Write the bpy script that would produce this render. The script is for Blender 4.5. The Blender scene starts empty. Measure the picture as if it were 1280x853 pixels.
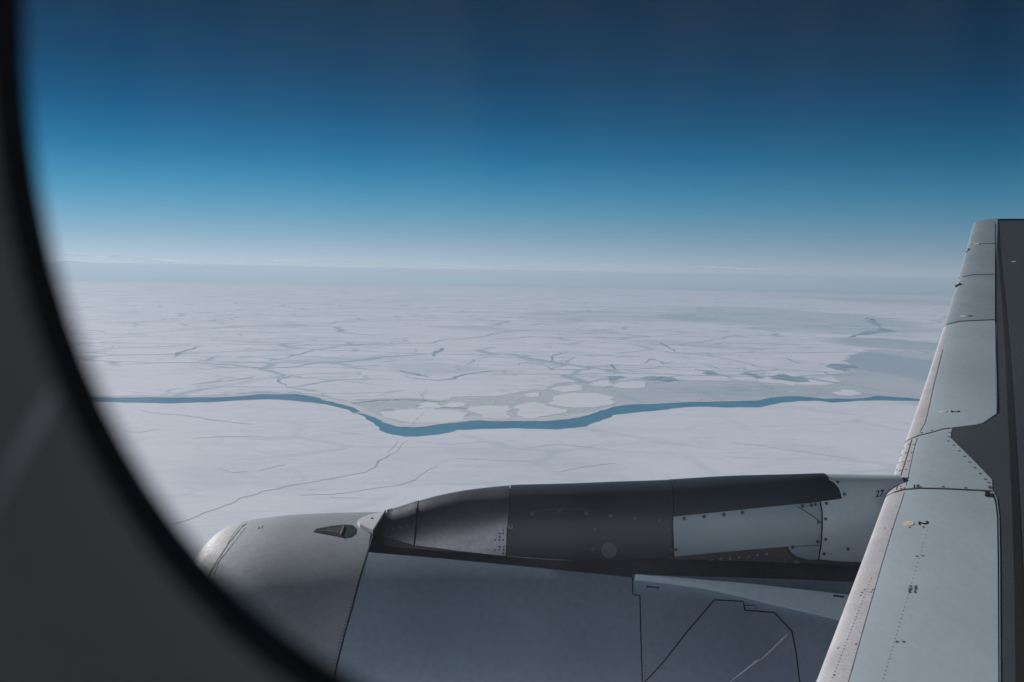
import bpy, bmesh, math, random
import numpy as np
from mathutils import Vector, Matrix

# ---------------------------------------------------------------- camera, world, sun, exposure
SC = bpy.context.scene
H = 2500.0
RE = 2 * H / math.radians(0.95) ** 2
K = H / 10000.0
COL = SC.collection
random.seed(7)
F = 1244.0                      # focal length of the photograph in its own pixels (1280 wide)
HZ = 338.0                      # row of the true horizontal
pitch = math.atan((426.5 - HZ) / F)
rho = math.radians(1.0)
fw = np.array([0, math.cos(pitch), -math.sin(pitch)])
u0 = np.array([0, math.sin(pitch), math.cos(pitch)])
r0 = np.array([1.0, 0, 0])
rt = r0 * math.cos(rho) + u0 * math.sin(rho)
up = -r0 * math.sin(rho) + u0 * math.cos(rho)

cam = bpy.data.cameras.new('camera')
camo = bpy.data.objects.new('camera', cam)
COL.objects.link(camo)
camo.matrix_world = Matrix(((rt[0], up[0], -fw[0], 0), (rt[1], up[1], -fw[1], 0), (rt[2], up[2], -fw[2], 0), (0, 0, 0, 1)))
cam.sensor_width = 36
cam.lens = 36 * F / 1280
cam.clip_start = 0.02
cam.clip_end = 2.0e6
cam.dof.use_dof = True
cam.dof.focus_distance = 14.0
cam.dof.aperture_fstop = 6.3
SC.camera = camo

SUN_EL, SUN_AZ = math.radians(24), math.radians(-46)     # azimuth from +Y (outboard) towards +X (aft)
sd = Vector((math.sin(SUN_AZ) * math.cos(SUN_EL), math.cos(SUN_AZ) * math.cos(SUN_EL), math.sin(SUN_EL)))
sun = bpy.data.lights.new('sun', 'SUN')
sun.energy = 4.9
sun.angle = math.radians(0.53)
sun.color = (1.0, 0.965, 0.95)
suno = bpy.data.objects.new('sun', sun)
COL.objects.link(suno)
suno.rotation_euler = sd.to_track_quat('Z', 'Y').to_euler()
suno.location = (0, 0, 30)

W = bpy.data.worlds.new('World')
SC.world = W
W.use_nodes = True
wn, wl = W.node_tree.nodes, W.node_tree.links
wn.clear()
out = wn.new('ShaderNodeOutputWorld')
bg = wn.new('ShaderNodeBackground')
bg.inputs[1].default_value = 0.12
sky = wn.new('ShaderNodeTexSky')
sky.sky_type = 'NISHITA'
sky.sun_disc = False
sky.sun_elevation = SUN_EL
sky.sun_rotation = SUN_AZ
sky.altitude = 9000
sky.air_density = 1.0
sky.dust_density = 0.6
sky.ozone_density = 3.0
tc = wn.new('ShaderNodeTexCoord')
# from ten kilometres up the edge of the world lies some 3 degrees below level: the sky begins there
va = wn.new('ShaderNodeVectorMath'); va.operation = 'ADD'; va.inputs[1].default_value = (0, 0, 0.012)
vn = wn.new('ShaderNodeVectorMath'); vn.operation = 'NORMALIZE'
wl.new(tc.outputs['Generated'], va.inputs[0])
wl.new(va.outputs[0], vn.inputs[0])
wl.new(vn.outputs[0], sky.inputs[0])
# the thin air up here: colour falls off fast from the pale rim to a deep navy overhead
sx = wn.new('ShaderNodeSeparateXYZ'); wl.new(tc.outputs['Generated'], sx.inputs[0])
mr = wn.new('ShaderNodeMapRange'); mr.inputs['From Min'].default_value = -0.05; mr.inputs['From Max'].default_value = 0.35
wl.new(sx.outputs['Z'], mr.inputs['Value'])
cr = wn.new('ShaderNodeValToRGB'); cr.color_ramp.interpolation = 'B_SPLINE'
stops = [(-.05, (.20, .36, .30)), (-.016, (.30, .42, .34)), (-.004, (.82, .63, .49)), (.004, (.95, .66, .50)), (.012, (.96, .675, .505)), (.0305, (.82, .68, .485)), (.0520, (.58, .69, .52)), (.0706, (.386, .677, .531)), (.0900, (.245, .61, .51)), (.1103, (.150, .52, .475)), (.1450, (.095, .37, .37)), (.1879, (.08, .252, .265)),
         (.2477, (.085, .180, .170)), (.35, (.075, .14, .13))]
el = cr.color_ramp.elements
while len(el) < len(stops):
    el.new(.5)
for e, (z, c) in zip(el, stops):
    e.position = (z + .05) / .4
for e, (z, c) in zip(el, stops):
    e.color = (*c, 1)
wl.new(mr.outputs[0], cr.inputs[0])
mm = wn.new('ShaderNodeMix'); mm.data_type = 'RGBA'; mm.blend_type = 'MULTIPLY'; mm.inputs['Factor'].default_value = 1
wl.new(sky.outputs[0], mm.inputs['A']); wl.new(cr.outputs[0], mm.inputs['B'])
wl.new(mm.outputs['Result'], bg.inputs[0])
wl.new(bg.outputs[0], out.inputs[0])

SC.view_settings.view_transform = 'Standard'
SC.view_settings.look = 'None'
SC.view_settings.exposure = 0.0
SC.view_settings.gamma = 1.0
SC.cycles.use_denoising = True
SC.cycles.max_bounces = 6
SC.cycles.diffuse_bounces = 3
SC.cycles.glossy_bounces = 3
SC.cycles.volume_bounces = 0
SC.cycles.transparent_max_bounces = 8
SC.cycles.caustics_reflective = False
SC.cycles.caustics_refractive = False


# ---------------------------------------------------------------- helpers: viewing geometry
def ray(px, py):
    return fw + rt * ((px - 640) / F) + up * ((426.5 - py) / F)


def proj(p):
    d = p @ fw
    return 640 + F * (p @ rt) / d, 426.5 - F * (p @ up) / d


def interp(tab):
    xs = [a for a, b in tab]; ys = [b for a, b in tab]
    # monotone cubic interpolation
    n = len(xs)
    dl = [(ys[i + 1] - ys[i]) / (xs[i + 1] - xs[i]) for i in range(n - 1)]
    m = [dl[0]] + [0 if dl[i - 1] * dl[i] <= 0 else 2 * dl[i - 1] * dl[i] / (dl[i - 1] + dl[i]) for i in range(1, n - 1)] + [dl[-1]]

    def f(x):
        if x <= xs[0]:
            return ys[0] + (x - xs[0]) * m[0]
        if x >= xs[-1]:
            return ys[-1] + (x - xs[-1]) * m[-1]
        i = 0
        while x > xs[i + 1]:
            i += 1
        h = xs[i + 1] - xs[i]; t = (x - xs[i]) / h
        return ((2 * t ** 3 - 3 * t * t + 1) * ys[i] + (t ** 3 - 2 * t * t + t) * h * m[i] + (-2 * t ** 3 + 3 * t * t) * ys[i + 1] + (t ** 3 - t * t) * h * m[i + 1])
    return f


class Surf:
    """A curved skin S(u, v) of the aircraft; inv() finds the spot of it that is seen along one line of sight."""

    def __init__(s, fn, ur, vr, sign=1, n=56):
        s.fn = fn; s.sign = sign
        s.cache = []
        for i in range(n + 1):
            for j in range(n + 1):
                u = ur[0] + (ur[1] - ur[0]) * i / n; v = vr[0] + (vr[1] - vr[0]) * j / n
                p = s.p(u, v)
                if p @ fw > 0.05 and s.n(u, v) @ p < 0:
                    s.cache.append((*proj(p), np.linalg.norm(p), u, v))
        s.cache = np.array(s.cache)

    def p(s, u, v):
        return np.array(s.fn(u, v), float)

    def n(s, u, v, off=None):
        e = 1e-3
        if off is None:
            a = s.p(u + e, v) - s.p(u - e, v); b = s.p(u, v + e) - s.p(u, v - e)
        else:
            a = s.po(u + e, v, off) - s.po(u - e, v, off); b = s.po(u, v + e, off) - s.po(u, v - e, off)
        c = np.cross(a, b) * s.sign
        return c / (np.linalg.norm(c) + 1e-12)

    def po(s, u, v, off):
        return s.p(u, v) + s.n(u, v) * (off(u, v) if callable(off) else off)

    def inv(s, px, py):
        c = s.cache
        d = (c[:, 0] - px) ** 2 + (c[:, 1] - py) ** 2
        near = np.where(d < d.min() + 60)[0]
        k = near[np.argmin(c[near, 2] + 0.02 * np.sqrt(d[near]))]
        u, v = c[k, 3], c[k, 4]
        e = 1e-4
        best = (1e9, u, v)
        for it in range(14):
            x, y = proj(s.p(u, v))
            r = (x - px) ** 2 + (y - py) ** 2
            if r < best[0]:
                best = (r, u, v)
            if r < 1e-4:
                break
            xu, yu = proj(s.p(u + e, v)); xv, yv = proj(s.p(u, v + e))
            J = np.array([[(xu - x) / e, (xv - x) / e], [(yu - y) / e, (yv - y) / e]])
            try:
                q = np.linalg.solve(J.T @ J + np.eye(2) * 1e-3 * np.trace(J.T @ J) * (0.02 if it > 4 else .2), J.T @ np.array([px - x, py - y]))
            except np.linalg.LinAlgError:
                break
            q = np.clip(q, -0.4, 0.4)
            u, v = u + q[0], v + q[1]
        return best[1], best[2]

    def poly(s, pts, step=10):
        """('px') points are joined by lines that look straight from the cabin; ('uv', u, v) points lie on the skin's own grid."""
        o = []
        n = len(pts)
        for i, a in enumerate(pts):
            b = pts[(i + 1) % n]
            if a[0] == 'uv':
                o.append((a[1], a[2]))
                continue
            o.append(s.inv(a[0], a[1]))
            if b[0] != 'uv':
                m = int(math.hypot(b[0] - a[0], b[1] - a[1]) / step)
                for k in range(1, m):
                    t = k / m
                    o.append(s.inv(a[0] + (b[0] - a[0]) * t, a[1] + (b[1] - a[1]) * t))
        return o


def fill_grid(poly, du, dv):
    """Flat bmesh of a polygon in (u, v), cut along a grid."""
    bm = bmesh.new()
    vs = []
    for q in poly:
        if not vs or (vs[-1].co.xy - Vector(q)).length > 1e-7:
            vs.append(bm.verts.new((q[0], q[1], 0)))
    if (vs[0].co - vs[-1].co).length < 1e-7:
        bm.verts.remove(vs.pop())
    f = bm.faces.new(vs)
    f.normal_update()
    if f.normal.z < 0:
        bmesh.ops.reverse_faces(bm, faces=[f])
    us = [q[0] for q in poly]; vv = [q[1] for q in poly]
    for ax, d, lo, hi in ((0, du, min(us), max(us)), (1, dv, min(vv), max(vv))):
        k = math.floor(lo / d) + 1
        while k * d < hi - 1e-9:
            co = [0, 0, 0]; co[ax] = k * d
            no = [0, 0, 0]; no[ax] = 1
            bmesh.ops.bisect_plane(bm, geom=bm.verts[:] + bm.edges[:] + bm.faces[:], dist=d * 1e-5, plane_co=co, plane_no=no)
            k += 1
    big = [f for f in bm.faces if len(f.verts) > 4]
    if big:
        bmesh.ops.triangulate(bm, faces=big)
    return bm


def mesh_obj(name, verts, faces, mat, parent=None, smooth=True, normals=None, loc=(0, 0, 0)):
    me = bpy.data.meshes.new(name)
    me.from_pydata([tuple(v) for v in verts], [], faces)
    if smooth:
        me.polygons.foreach_set('use_smooth', [True] * len(me.polygons))
    if normals is not None:
        me.normals_split_custom_set_from_vertices([tuple(n) for n in normals])
    me.materials.append(mat)
    o = bpy.data.objects.new(name, me)
    COL.objects.link(o)
    if parent is not None:
        o.parent = parent
    o.location = loc
    return o


def patch(name, S, poly, du, dv, off, thick, mat, parent=None, label=None, kind=None):
    bm = fill_grid(poly, du, dv)
    flip = S.sign < 0
    bm.verts.ensure_lookup_table(); bm.verts.index_update()
    V, N = [], []
    for v in bm.verts:
        u, w = v.co.x, v.co.y
        V.append(S.po(u, w, off))
        N.append(S.n(u, w, off if callable(off) else None))
    FC = [tuple(x.index for x in (reversed(f.verts) if flip else f.verts)) for f in bm.faces]
    # skirt
    for e in bm.edges:
        if len(e.link_faces) == 1:
            lp = e.link_loops[0]
            a, b = lp.vert.index, lp.link_loop_next.vert.index
            if flip:
                a, b = b, a
            base = len(V)
            na, nb = N[a], N[b]
            pa, pb = V[a], V[b]
            side = np.cross(pb - pa, na); side = side / (np.linalg.norm(side) + 1e-12)
            V += [pa, pb, pb - nb * thick, pa - na * thick]
            N += [side] * 4
            FC.append((base + 1, base, base + 3, base + 2))
    bm.free()
    o = mesh_obj(name, V, FC, mat, parent, True, N)
    if label:
        o['label'] = label
    if kind:
        o['kind'] = kind
    return o


def strip(name, S, line, width, mat, parent, off=0.0015, thick=0.004, step=8, du=10, dv=10, kind=None, closed=False):
    """A narrow band along a line (photograph pixels), laid on the skin; each point's own width may be given as a third value."""
    pts = []
    for i, a in enumerate(line[:-1]):
        b = line[i + 1]
        m = max(1, int(math.hypot(b[0] - a[0], b[1] - a[1]) / step))
        for k in range(m):
            t = k / m
            wa = a[2] if len(a) > 2 else width; wb = b[2] if len(b) > 2 else width
            pts.append((a[0] + (b[0] - a[0]) * t, a[1] + (b[1] - a[1]) * t, wa + (wb - wa) * t))
    l = line[-1]
    pts.append((l[0], l[1], l[2] if len(l) > 2 else width))
    L, R = [], []
    for i, p in enumerate(pts):
        a = pts[max(0, i - 1)]; b = pts[min(len(pts) - 1, i + 1)]
        dx, dy = b[0] - a[0], b[1] - a[1]; d = math.hypot(dx, dy) or 1
        nx, ny_ = -dy / d * p[2] / 2, dx / d * p[2] / 2
        L.append(S.inv(p[0] + nx, p[1] + ny_)); R.append(S.inv(p[0] - nx, p[1] - ny_))
    V, N, FC = [], [], []
    for a, b in zip(L, R):
        for q in (a, b):
            n = S.n(*q)
            V.append(S.po(q[0], q[1], off)); N.append(n)
    m = len(L)
    V += [v - n * thick for v, n in zip(V, N)]
    k = 2 * m
    for i in range(m - 1):
        a, b, c, d = 2 * i, 2 * i + 1, 2 * i + 3, 2 * i + 2
        FC += [(a, b, c, d), (a, d, d + k, a + k), (c, b, b + k, c + k)]
    FC += [(1, 0, k, k + 1), (2 * m - 2, 2 * m - 1, k + 2 * m - 1, k + 2 * m - 2)]
    # face the way the skin faces
    p0, p1, p2 = (V[i] for i in FC[0][:3])
    if np.cross(p1 - p0, p2 - p0) @ N[0] < 0:
        FC = [tuple(reversed(f)) for f in FC]
    o = mesh_obj(name, V, FC, mat, parent, False)
    if kind:
        o['kind'] = kind
    return o


def dots(name, S, pts, rad, mat, parent, h=0.004, off=0.0, kind='stuff', seg=8):
    """Fastener heads: low domes on the skin. One mesh when kind is 'stuff'."""
    V, FC = [], []
    for q in pts:
        u, v = S.inv(q[0], q[1])
        r = q[2] if len(q) > 2 else rad
        c = S.po(u, v, off); n = S.n(u, v)
        t = np.cross(n, [0, 0, 1.0]); t = t / np.linalg.norm(t); b = np.cross(n, t)
        i0 = len(V)
        for rr, hh in ((1, -.002), (1, h * .6), (.6, h)):
            for k in range(seg):
                a = 2 * math.pi * k / seg
                V.append(c + (t * math.cos(a) + b * math.sin(a)) * r * rr + n * hh)
        for l in range(2):
            for k in range(seg):
                k2 = (k + 1) % seg
                FC.append((i0 + l * seg + k, i0 + l * seg + k2, i0 + (l + 1) * seg + k2, i0 + (l + 1) * seg + k))
        FC.append(tuple(i0 + 2 * seg + k for k in range(seg)))
    o = mesh_obj(name, V, FC, mat, parent, False)
    if kind:
        o['kind'] = kind
    return o


def lettering(name, S, text, px, py, ex, ey, mat, parent, off=0.0012, bold=.025):
    """Printed characters on the skin; ex, ey: the photograph's pixel steps of one letter-height along and up the writing."""
    cu = bpy.data.curves.new('lettering', 'FONT')
    cu.body = text; cu.size = 1.0; cu.align_x = 'CENTER'; cu.align_y = 'CENTER'; cu.resolution_u = 3; cu.offset = bold
    to = bpy.data.objects.new('lettering', cu)
    me = to.to_mesh()
    V = []
    for v in me.vertices:
        x, y = v.co.x, v.co.y
        q = S.inv(px + ex[0] * x + ey[0] * y, py + ex[1] * x + ey[1] * y)
        V.append(S.po(q[0], q[1], off))
    FC = [tuple(p.vertices) for p in me.polygons]
    to.to_mesh_clear()
    bpy.data.objects.remove(to); bpy.data.curves.remove(cu)
    return mesh_obj(name, V, FC, mat, parent, False)


# ---------------------------------------------------------------- materials
def new_mat(name):
    m = bpy.data.materials.new(name)
    m.use_nodes = True
    nt = m.node_tree
    return m, nt.nodes, nt.links, nt.nodes['Principled BSDF']


def N(nodes, t, **kw):
    n = nodes.new(t)
    for k, v in kw.items():
        setattr(n, k, v)
    return n


def paint(name, col, rough=.35, metal=0.0, var=.10, scale=2.5, fine=0.12, stain=None, streak=(1, 1, 1), spec=.5, bump=.0, coat=0.0):
    """Aircraft paint: base colour with slow mottling, fine grime and uneven gloss."""
    m, n, l, b = new_mat(name)
    t = N(n, 'ShaderNodeTexCoord')
    mp = N(n, 'ShaderNodeMapping'); mp.inputs['Scale'].default_value = streak
    l.new(t.outputs['Object'], mp.inputs[0])
    a = N(n, 'ShaderNodeTexNoise'); a.inputs['Scale'].default_value = scale; a.inputs['Detail'].default_value = 5
    c = N(n, 'ShaderNodeTexNoise'); c.inputs['Scale'].default_value = scale * 14; c.inputs['Detail'].default_value = 6; c.inputs['Roughness'].default_value = .7
    l.new(mp.outputs[0], a.inputs[0]); l.new(mp.outputs[0], c.inputs[0])
    r1 = N(n, 'ShaderNodeMapRange'); r1.inputs['From Min'].default_value = .3; r1.inputs['From Max'].default_value = .7
    r1.inputs['To Min'].default_value = 1 - var; r1.inputs['To Max'].default_value = 1 + var
    l.new(a.outputs[0], r1.inputs[0])
    r2 = N(n, 'ShaderNodeMapRange'); r2.inputs['From Min'].default_value = .3; r2.inputs['From Max'].default_value = .75
    r2.inputs['To Min'].default_value = 1 + fine * .4; r2.inputs['To Max'].default_value = 1 - fine
    l.new(c.outputs[0], r2.inputs[0])
    mu = N(n, 'ShaderNodeMath', operation='MULTIPLY'); l.new(r1.outputs[0], mu.inputs[0]); l.new(r2.outputs[0], mu.inputs[1])
    vm = N(n, 'ShaderNodeVectorMath', operation='SCALE'); vm.inputs[0].default_value = col
    l.new(mu.outputs[0], vm.inputs['Scale'])
    l.new(vm.outputs[0], b.inputs['Base Color'])
    rr = N(n, 'ShaderNodeMapRange'); rr.inputs['From Min'].default_value = .3; rr.inputs['From Max'].default_value = .7
    rr.inputs['To Min'].default_value = rough * .85; rr.inputs['To Max'].default_value = min(1, rough * 1.2)
    l.new(c.outputs[0], rr.inputs[0]); l.new(rr.outputs[0], b.inputs['Roughness'])
    b.inputs['Metallic'].default_value = metal
    b.inputs['Specular IOR Level'].default_value = spec
    b.inputs['Coat Weight'].default_value = coat
    b.inputs['Coat Roughness'].default_value = .15
    if bump:
        bp = N(n, 'ShaderNodeBump'); bp.inputs['Strength'].default_value = bump; bp.inputs['Distance'].default_value = .01
        l.new(c.outputs[0], bp.inputs['Height']); l.new(bp.outputs[0], b.inputs['Normal'])
    return m


M = {}
M['cowl'] = paint('cowl_paint', (.255, .33, .405), .38, .1, .10, 1.4, .14)
M['inlet'] = paint('inlet_paint', (.235, .262, .30), .62, .0, .12, 1.6, .16)
M['lip'] = paint('lip_metal', (.30, .30, .32), .6, .0, .12, 3, .2)
M['dark_paint'] = paint('dark_grey_paint', (.024, .037, .050), .36, .0, .12, 2, .12)
M['dark_metal'] = paint('bare_dark_metal', (.27, .28, .31), .33, .88, .12, 3, .18)
M['pylon_light'] = paint('pale_pylon_paint', (.30, .39, .44), .36, .1, .05, 2, .08)
M['rear'] = paint('lit_fairing_paint', (.54, .65, .70), .36, .1, .05, 2, .08)  # pale fairing paint raised further, its lit look put into the colour
M['white'] = paint('white_paint', (.72, .72, .75), .35, 0, .04, 5, .08)
M['dark_core'] = paint('dark_structure', (.10, .107, .12), .6, 0, .15, 3, .2)
M['skirt'] = paint('sooty_metal', (.12, .126, .135), .55, .3, .15, 3, .25)
M['slat'] = paint('slat_paint', (.365, .43, .475), .40, .0, .09, 1.3, .10, streak=(1, .4, 1))
M['slat_outer'] = paint('shaded_slat_paint', (.28, .335, .375), .42, .0, .10, 1.3, .12, streak=(1, .4, 1))  # slat paint darkened: dimmer light on the outer wing put into the colour
M['edge'] = paint('worn_leading_edge', (.53, .515, .535), .45, .25, .08, 5, .35, bump=.05)
M['wing_dark'] = paint('dark_wing_paint', (.036, .047, .060), .6, 0, .10, 1.5, .10)
M['stripe'] = paint('black_sealant', (.011, .013, .016), .5, 0, .1, 3, .1)
M['groove'] = paint('seam_sealant', (.015, .016, .019), .6, 0, .1, 6, .1)
M['bolt'] = paint('bolt_metal', (.10, .11, .12), .45, .4, .1, 9, .1)
M['bolt_pale'] = paint('pale_bolt_metal', (.25, .27, .28), .4, .4, .1, 9, .1)
M['grey_metal'] = paint('grey_metal', (.14, .145, .155), .5, .1, .1, 9, .2)
M['ink'] = paint('black_lettering', (.012, .013, .016), .5, 0, .05, 6, .05)
M['ink_pale'] = paint('pale_lettering', (.5, .53, .55), .5, 0, .05, 6, .05)
M['yellow'] = paint('yellow_dot_paint', (.60, .52, .40), .5, 0, .1, 9, .2)
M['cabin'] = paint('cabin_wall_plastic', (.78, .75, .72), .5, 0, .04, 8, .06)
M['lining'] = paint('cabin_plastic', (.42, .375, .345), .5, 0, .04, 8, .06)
M['rubber'] = paint('black_rubber', (.012, .013, .016), .6, 0, .05, 8, .05)
M['glint'] = paint('pale_glint', (.93, .89, .85), .35, 0, .2, 60, .3)  # reflected streak of light put into a pale colour
M['scrape'] = paint('pale_scrape', (.75, .78, .80), .4, .1, .3, 8, .4)

m, n, l, b = new_mat('window_pane')
tr = N(n, 'ShaderNodeBsdfTransparent'); tr.inputs[0].default_value = (.97, .98, .985, 1)
gl = N(n, 'ShaderNodeBsdfGlossy'); gl.inputs['Roughness'].default_value = .22
fr = N(n, 'ShaderNodeFresnel'); fr.inputs[0].default_value = 1.22
mx = N(n, 'ShaderNodeMixShader')
l.new(fr.outputs[0], mx.inputs[0]); l.new(tr.outputs[0], mx.inputs[1]); l.new(gl.outputs[0], mx.inputs[2])
# a film of dust and smears on the pane scatters a little daylight
du = N(n, 'ShaderNodeBsdfTranslucent'); du.inputs[0].default_value = (.92, .95, 1, 1)
tq = N(n, 'ShaderNodeTexCoord'); tz = N(n, 'ShaderNodeTexNoise'); tz.inputs['Scale'].default_value = 26; tz.inputs['Detail'].default_value = 5
mq = N(n, 'ShaderNodeMapping'); mq.inputs['Scale'].default_value = (1.4, 1, .35)
l.new(tq.outputs['Object'], mq.inputs[0]); l.new(mq.outputs[0], tz.inputs['Vector'])
rq = N(n, 'ShaderNodeMapRange'); rq.inputs['From Min'].default_value = .35; rq.inputs['From Max'].default_value = .7
rq.inputs['To Min'].default_value = .0012; rq.inputs['To Max'].default_value = .0055
l.new(tz.outputs[0], rq.inputs['Value'])
m2 = N(n, 'ShaderNodeMixShader')
l.new(rq.outputs[0], m2.inputs[0]); l.new(mx.outputs[0], m2.inputs[1]); l.new(du.outputs[0], m2.inputs[2])
l.new(m2.outputs[0], n['Material Output'].inputs[0])
n.remove(b)
M['glass'] = m


def ice(name, base, blue, crack=1.0, patchy=1.0, fields=()):
    """Snow on sea ice: wind-packed drifts, thin grey cracks and bluish thin patches, in metres."""
    m, n, l, b = new_mat(name)
    g = N(n, 'ShaderNodeNewGeometry')
    pos = g.outputs['Position']

    def noise(scale, det=5, rough=.55, src=None, dist=0, stretch=None):
        t = N(n, 'ShaderNodeTexNoise'); t.inputs['Scale'].default_value = 1 / (scale * K)
        t.inputs['Detail'].default_value = det; t.inputs['Roughness'].default_value = rough; t.inputs['Distortion'].default_value = dist
        s = src or pos
        if stretch:
            mp = N(n, 'ShaderNodeMapping'); mp.inputs['Scale'].default_value = stretch[0]; mp.inputs['Rotation'].default_value = (0, 0, stretch[1])
            l.new(s, mp.inputs[0]); s = mp.outputs[0]
        l.new(s, t.inputs['Vector'])
        return t

    def rng(x, a, c, lo, hi, sm=True):
        r = N(n, 'ShaderNodeMapRange'); r.interpolation_type = 'SMOOTHSTEP' if sm else 'LINEAR'
        r.inputs['From Min'].default_value = a; r.inputs['From Max'].default_value = c
        r.inputs['To Min'].default_value = lo; r.inputs['To Max'].default_value = hi
        l.new(x, r.inputs['Value'])
        return r.outputs[0]

    def mth(op, a, c):
        t = N(n, 'ShaderNodeMath', operation=op)
        for i, x in enumerate((a, c)):
            if isinstance(x, (int, float)):
                t.inputs[i].default_value = x
            else:
                l.new(x, t.inputs[i])
        return t.outputs[0]

    # warped coordinates make the cracks wander
    wv = noise(9000, 4)
    sc_ = N(n, 'ShaderNodeVectorMath', operation='SCALE'); sc_.inputs['Scale'].default_value = 5200 * K
    l.new(wv.outputs['Color'], sc_.inputs[0])
    ad = N(n, 'ShaderNodeVectorMath', operation='ADD'); l.new(pos, ad.inputs[0]); l.new(sc_.outputs[0], ad.inputs[1])

    def cracks(scale, width, mask_scale, lo, hi):
        v = N(n, 'ShaderNodeTexVoronoi', feature='DISTANCE_TO_EDGE', voronoi_dimensions='2D')
        v.inputs['Scale'].default_value = 1 / (scale * K)
        mpp = N(n, 'ShaderNodeMapping'); mpp.inputs['Scale'].default_value = (.6, 1, 1); mpp.inputs['Rotation'].default_value = (0, 0, .12)
        l.new(ad.outputs[0], mpp.inputs[0]); l.new(mpp.outputs[0], v.inputs['Vector'])
        ln = rng(v.outputs[0], 0, width, 1, 0)
        k = rng(noise(mask_scale, 3).outputs[0], lo, hi, 0, 1)
        return mth('MULTIPLY', ln, k)

    c1 = cracks(17000, .035, 30000, .42, .55)
    c2 = cracks(6500, .065, 16000, .44, .58)
    c3 = cracks(2400, .09, 9000, .48, .62)
    ck = mth('MAXIMUM', mth('MULTIPLY', c1, .95), mth('MAXIMUM', mth('MULTIPLY', c2, .8), mth('MULTIPLY', c3, .55)))
    ck = mth('MULTIPLY', ck, crack)
    big = rng(noise(26000, 6, .6, dist=.6).outputs[0], .50, .72, 0, 1)
    drift = rng(noise(2600, 8, .68, stretch=((.45, 1.2, 1), .25)).outputs[0], .35, .7, 0, 1)
    ridge = rng(noise(900, 6, .75, dist=1.2, stretch=((.35, 1, 1), .2)).outputs[0], .53, .72, 0, 1)
    ridge_m = mth('MULTIPLY', ridge, rng(noise(7000, 4).outputs[0], .45, .65, 0, 1))
    f = mth('ADD', mth('MULTIPLY', big, .42 * patchy), mth('MULTIPLY', drift, .20))
    f = mth('ADD', f, mth('MULTIPLY', ridge_m, .6))
    flk = mth('MULTIPLY', rng(noise(260, 5, .7, dist=.8, stretch=((.3, 1, 1), .2)).outputs[0], .57, .73, 0, 1), rng(noise(4000, 4).outputs[0], .42, .60, 0, 1))
    f = mth('ADD', f, mth('MULTIPLY', flk, .6))
    f = mth('MINIMUM', mth('ADD', f, ck), 1.0)
    for (ex, ey), (rx, ry), amt in fields:
        # broad fields where the pack is younger and bluer, with ragged edges
        v1 = N(n, 'ShaderNodeVectorMath', operation='SUBTRACT'); l.new(pos, v1.inputs[0]); v1.inputs[1].default_value = (ex, ey, 0)
        v2 = N(n, 'ShaderNodeVectorMath', operation='MULTIPLY'); l.new(v1.outputs[0], v2.inputs[0]); v2.inputs[1].default_value = (1 / rx, 1 / ry, 0)
        v3 = N(n, 'ShaderNodeVectorMath', operation='LENGTH'); l.new(v2.outputs[0], v3.inputs[0])
        ns = noise(22000, 7, .62, dist=.5, stretch=((.6, 1, 1), .2)).outputs[0]
        e_ = mth('ADD', v3.outputs['Value'], mth('MULTIPLY', mth('SUBTRACT', ns, .5), 1.5))
        f = mth('MINIMUM', mth('ADD', f, mth('MULTIPLY', rng(e_, .7, 1.1, 1, 0), amt)), 1.0)
    mix = N(n, 'ShaderNodeMix', data_type='RGBA')
    mix.inputs['A'].default_value = (*base, 1); mix.inputs['B'].default_value = (*blue, 1)
    l.new(f, mix.inputs['Factor'])
    l.new(mix.outputs['Result'], b.inputs['Base Color'])
    b.inputs['Roughness'].default_value = .8
    b.inputs['Specular IOR Level'].default_value = .2
    bp = N(n, 'ShaderNodeBump'); bp.inputs['Strength'].default_value = .6; bp.inputs['Distance'].default_value = 60 * K
    l.new(mth('SUBTRACT', noise(700, 7, .7, stretch=((.5, 1, 1), .3)).outputs[0], mth('MULTIPLY', ck, .6)), bp.inputs['Height'])
    l.new(bp.outputs[0], b.inputs['Normal'])
    return m


def watermat():
    m, n, l, b = new_mat('cold_sea_water')
    g = N(n, 'ShaderNodeNewGeometry')
    t = N(n, 'ShaderNodeTexNoise'); t.inputs['Scale'].default_value = 1 / 700; t.inputs['Detail'].default_value = 6
    l.new(g.outputs['Position'], t.inputs['Vector'])
    cr = N(n, 'ShaderNodeMix', data_type='RGBA')
    cr.inputs['A'].default_value = (.03, .20, .36, 1); cr.inputs['B'].default_value = (.115, .35, .50, 1)
    l.new(t.outputs[0], cr.inputs['Factor']); l.new(cr.outputs['Result'], b.inputs['Base Color'])
    b.inputs['Roughness'].default_value = .45
    b.inputs['Specular IOR Level'].default_value = .3
    return m


M['water'] = watermat()
M['crack'] = paint('crack_water', (.30, .44, .54), .5, 0, .25, 1 / 800, .1, spec=.2)

# ---------------------------------------------------------------- the sea, its ice, the haze



def earth(x, y):
    return -H - (x * x + y * y) / (2 * RE)


GS = Surf.__new__(Surf)
GS.fn = lambda u, v: (u, v, earth(u, v)); GS.sign = 1
GS.n = lambda u, v, off=None: np.array([0, 0, 1.0])


def ground(px, py):
    d = ray(px, py)
    a = (d[0] ** 2 + d[1] ** 2) / (2 * RE)
    q = d[2] * d[2] - 4 * a * H
    t = (-d[2] - math.sqrt(max(q, 0))) / (2 * a)
    return (d[0] * t, d[1] * t)


M['snow'] = ice('snow_covered_ice', (.735, .765, .865), (.42, .52, .60), .35)
def field(px, py, wpx, hpx):
    c = ground(px, py); a = ground(px, py - hpx); b_ = ground(px, py + hpx); r = ground(px + wpx, py)
    return ((a[0] + b_[0]) / 2, (a[1] + b_[1]) / 2), (abs(r[0] - c[0]), abs(a[1] - b_[1]) / 2)


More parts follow.
